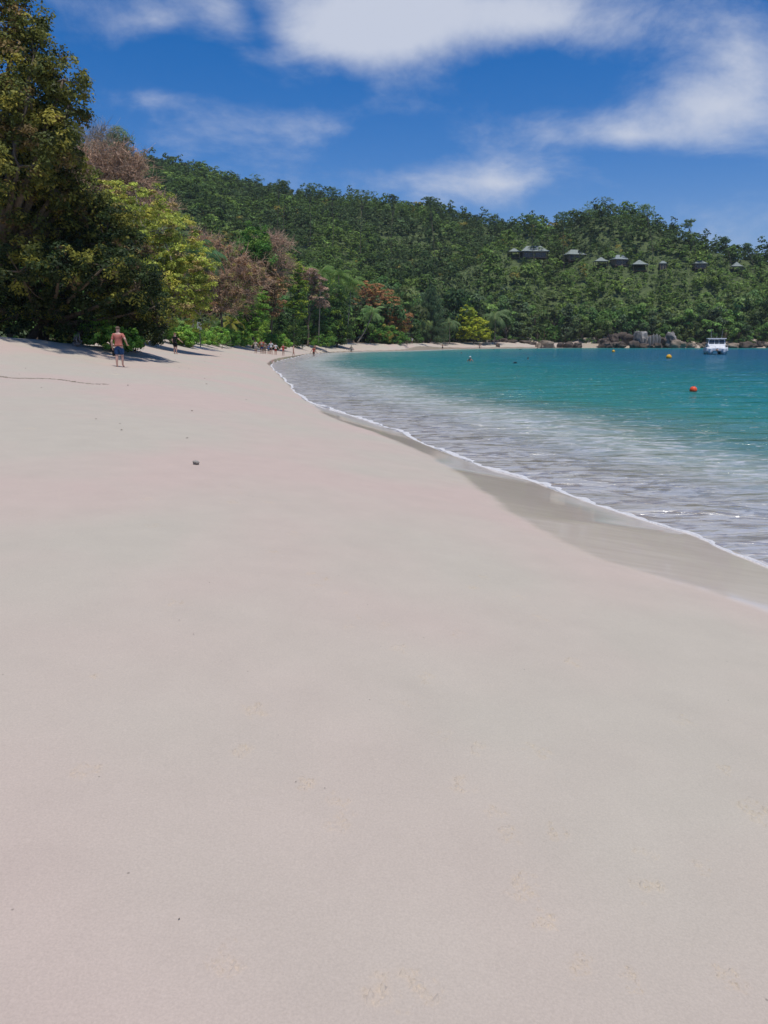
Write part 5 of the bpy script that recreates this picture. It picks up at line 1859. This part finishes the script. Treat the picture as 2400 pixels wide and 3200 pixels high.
# the man in the salmon T-shirt
q = on_ground(376, 1147)
man, hand = person('man in a salmon T-shirt and blue shorts walking away, shoes in his hand', (q[0], q[1], q[2]), 1.80, 0, SKIN_P, (.56, .20, .155), (.035, .085, .20), hair=(.17, .12, .085), stride=.16,
                   larm=(-.035, .02, .34), rarm=(.05, .10, .22), detail=2, head_turn=-55, hold=True, wide=1.12, sleeves=.75, short_len=.95)
# sandals dangling from his hand
sp_root = thing('pair_of_shoes', tuple(Vector(q) + Vector(hand) * 1.8 + Vector((0, 0, -.10))), 'dark pair of shoes dangling from the hand of the man in salmon', 'shoes')
for k in (0, 1):
    MB().loft([[(-.04 + k * .07, -.05, -.13), (.03 + k * .07, -.05, -.13), (.03 + k * .07, .03, -.12), (-.04 + k * .07, .03, -.12)], [(-.05 + k * .07, -.05, 0), (.04 + k * .07, -.05, 0), (.04 + k * .07, .05, 0), (-.05 + k * .07, .05, 0)],
               [(-.035 + k * .07, -.03, .13), (.03 + k * .07, -.03, .13), (.03 + k * .07, .03, .13), (-.035 + k * .07, .03, .13)]]).build('shoe', cloth((.02, .02, .022)), sp_root, False, .02)

q = gp(548, 62)
person('person in black T-shirt and black shorts standing by the trees, one arm held out', tuple(q), 1.66, -25, SKIN_P, (.012, .013, .015), (.010, .011, .013), hair=(.22, .13, .06), rarm=(.16, .20, .24), larm=(.0, .06, .33), head_turn=20, stride=.05)
GR = [
    ('person in a pale top at the hedge side of the walking group', 799, 34, 1.62, dict(skin=SKIN_T, shirt=(.62, .55, .48), shorts=(.50, .48, .44), yaw=170, stride=.12)),
    ('man in a red patterned shirt and blue shorts with a bag at his hip', 818, 40, 1.80, dict(skin=SKIN_T, shirt=(.55, .10, .07), shorts=(.03, .08, .20), yaw=5, stride=.1, wide=1.15, backpack=(.42, .36, .30))),
    ('person in beige clothes half hidden behind the red patterned shirt', 827, 35, 1.68, dict(skin=SKIN_T, shirt=(.30, .26, .20), shorts=(.26, .22, .17), yaw=10, stride=.12)),
    ('child in a blue top walking in the group', 839, 28, 1.35, dict(skin=SKIN, shirt=(.06, .16, .36), shorts=(.20, .22, .22), yaw=0, stride=.1)),
    ('man in a white T-shirt and black shorts wearing backpack straps', 847, 37, 1.80, dict(skin=SKIN, shirt=(.72, .72, .72), shorts=(.015, .015, .02), yaw=175, stride=.14, backpack=(.05, .06, .08))),
    ('person in a white T-shirt carrying a red towel', 861, 31, 1.60, dict(skin=SKIN, shirt=(.74, .74, .74), shorts=(.52, .08, .06), yaw=15, stride=.06)),
    ('woman in a red swimsuit with one arm held out', 885, 28, 1.62, dict(skin=SKIN_P, shirt=(.55, .09, .07), shorts=(.55, .10, .08), yaw=190, larm=(-.2, .15, .1), short_len=.2, sleeves=.2)),
    ('woman in a dark bikini walking apart from the group', 917, 32, 1.68, dict(skin=SKIN_P, bikini=(.05, .04, .05), yaw=-80, stride=.35, long_hair=True)),
    ('person in a red top standing back by the green bush', 980, 22, 1.66, dict(skin=SKIN_T, shirt=(.55, .10, .07), shorts=(.20, .12, .08), yaw=150)),
]
for lab, px, hpx, h, kw in GR:
    Y = min(place(px, 0, hpx, h)[1], 98 + (px - 799) * .14)
    p = gp(px, Y)
    person(lab, tuple(p), h, detail=0, **kw)
FAR = [
    ('tanned person standing with wet feet at the turn of the waterline', 985, 1104, 1.55, dict(skin=SKIN_T, bikini=(.12, .09, .06), yaw=30)),
    ('person in a dappled cover up walking along the wet sand', 1098, 1100.5, 1.66, dict(skin=SKIN_T, shirt=(.34, .30, .24), shorts=(.36, .32, .26), yaw=170, stride=.15, sleeve_full=True)),
    ('person in a dark wetsuit standing at the far waterline', 1272, 1094, 1.68, dict(skin=SKIN_T, shirt=(.03, .035, .04), shorts=(.03, .04, .06), yaw=90, sleeve_full=True, short_len=1.6)),
    ('person with dark hair and no top at the waterline below the palms', 1383, 1091.5, 1.6, dict(skin=SKIN_T, shorts=(.02, .02, .025), yaw=180, larm=(-.2, .1, .05), rarm=(.2, .1, .05))),
    ('slim person standing at the waterline near the yellow green tree', 1499, 1089.5, 1.62, dict(skin=SKIN_T, shorts=(.10, .13, .14), yaw=150, stride=.1)),
]
for lab, px, py, h, kw in FAR:
    q = onz(px, py, .03)
    person(lab, (q[0], q[1], max(gz(q[0], q[1]), -.25)), h, detail=0, **kw)
q = gp(1288, 206)
person('person in a white shirt up on the dry far sand', tuple(q), 1.66, 160, SKIN_T, (.70, .72, .72), (.34, .28, .22), detail=0)
q = gp(1680, 237)
person('dark haired person crouching at the far waterline beside a standing one', tuple(q), 1.7, 80, SKIN_T, (.02, .02, .025), (.03, .03, .03), detail=0, crouch=True)
q = gp(1691, 237)
person('person in dark clothes standing beside the crouching one', tuple(q), 1.66, -90, SKIN_T, (.03, .03, .035), (.02, .02, .025), detail=0, bend=.3)
q = gp(1245, 196)
person('sunbather standing against the bush under the orange brown tree', tuple(q), 1.6, 180, SKIN, shorts=(.40, .30, .24), detail=0)
for lab, px, py, kw, dep in (('swimmer in a white cap standing chest deep with a bare back', 1469, 1129, dict(skin=SKIN, hair=None, hat=(.75, .75, .75), yaw=-20), 1.14),
                             ('swimmer farther out with only a dark head above water', 1650, 1123.5, dict(skin=SKIN_P, yaw=60), 1.45),
                             ('swimmer near the far shore leaving a thin wake', 1442, 1105, dict(skin=SKIN_P, yaw=90), 1.46)):
    q = onz(px, py, 0)
    person(lab, (q[0], q[1], -dep), 1.72, detail=0, **kw)
# snorkellers: backs just breaking the surface
for lab, px, py, ln in (('dark back of a snorkeller floating face down', 1609, 1135, 14), ('snorkeller with a dark back close to the far sand', 1625, 1092.5, 10), ('head of a bather just off the far waterline', 1543, 1092, 6)):
    q = onz(px, py, 0); s = mpp(q[1]) * ln / 2
    root = thing('snorkeller', (q[0], q[1], 0), lab, 'person')
    bm_ = skin_mesh('body', [(-s, 0, -.05), (-s * .4, 0, .03), (s * .25, 0, .06), (s * .7, 0, .05), (s, 0, .04)], [(0, 1), (1, 2), (2, 3), (3, 4)], [.05, .09, .12, .05, .09], 0, 1)
    bm_.materials.clear(); bm_.materials.append(cloth((.03, .03, .035))); link('body', bm_, root)
#==CONT5==


# ------------------------------------------------------------------ faint sea air
hz = MB().box(-6500, 6500, -6500, 6500, -12, 150).build('haze', None)
hm_ = bpy.data.materials.new('haze')
hm_.use_nodes = True
hn = hm_.node_tree.nodes
hn.clear()
ho = N(hn, 'ShaderNodeOutputMaterial')
pv = N(hn, 'ShaderNodeVolumePrincipled')
pv.inputs['Color'].default_value = (.86, .92, 1.0, 1)
pv.inputs['Density'].default_value = .00013
pv.inputs['Anisotropy'].default_value = .2
hm_.node_tree.links.new(pv.outputs[0], ho.inputs['Volume'])
hz.data.materials.append(hm_)
tag(hz, 'thin pale sea haze filling the bay', None, kind='stuff')
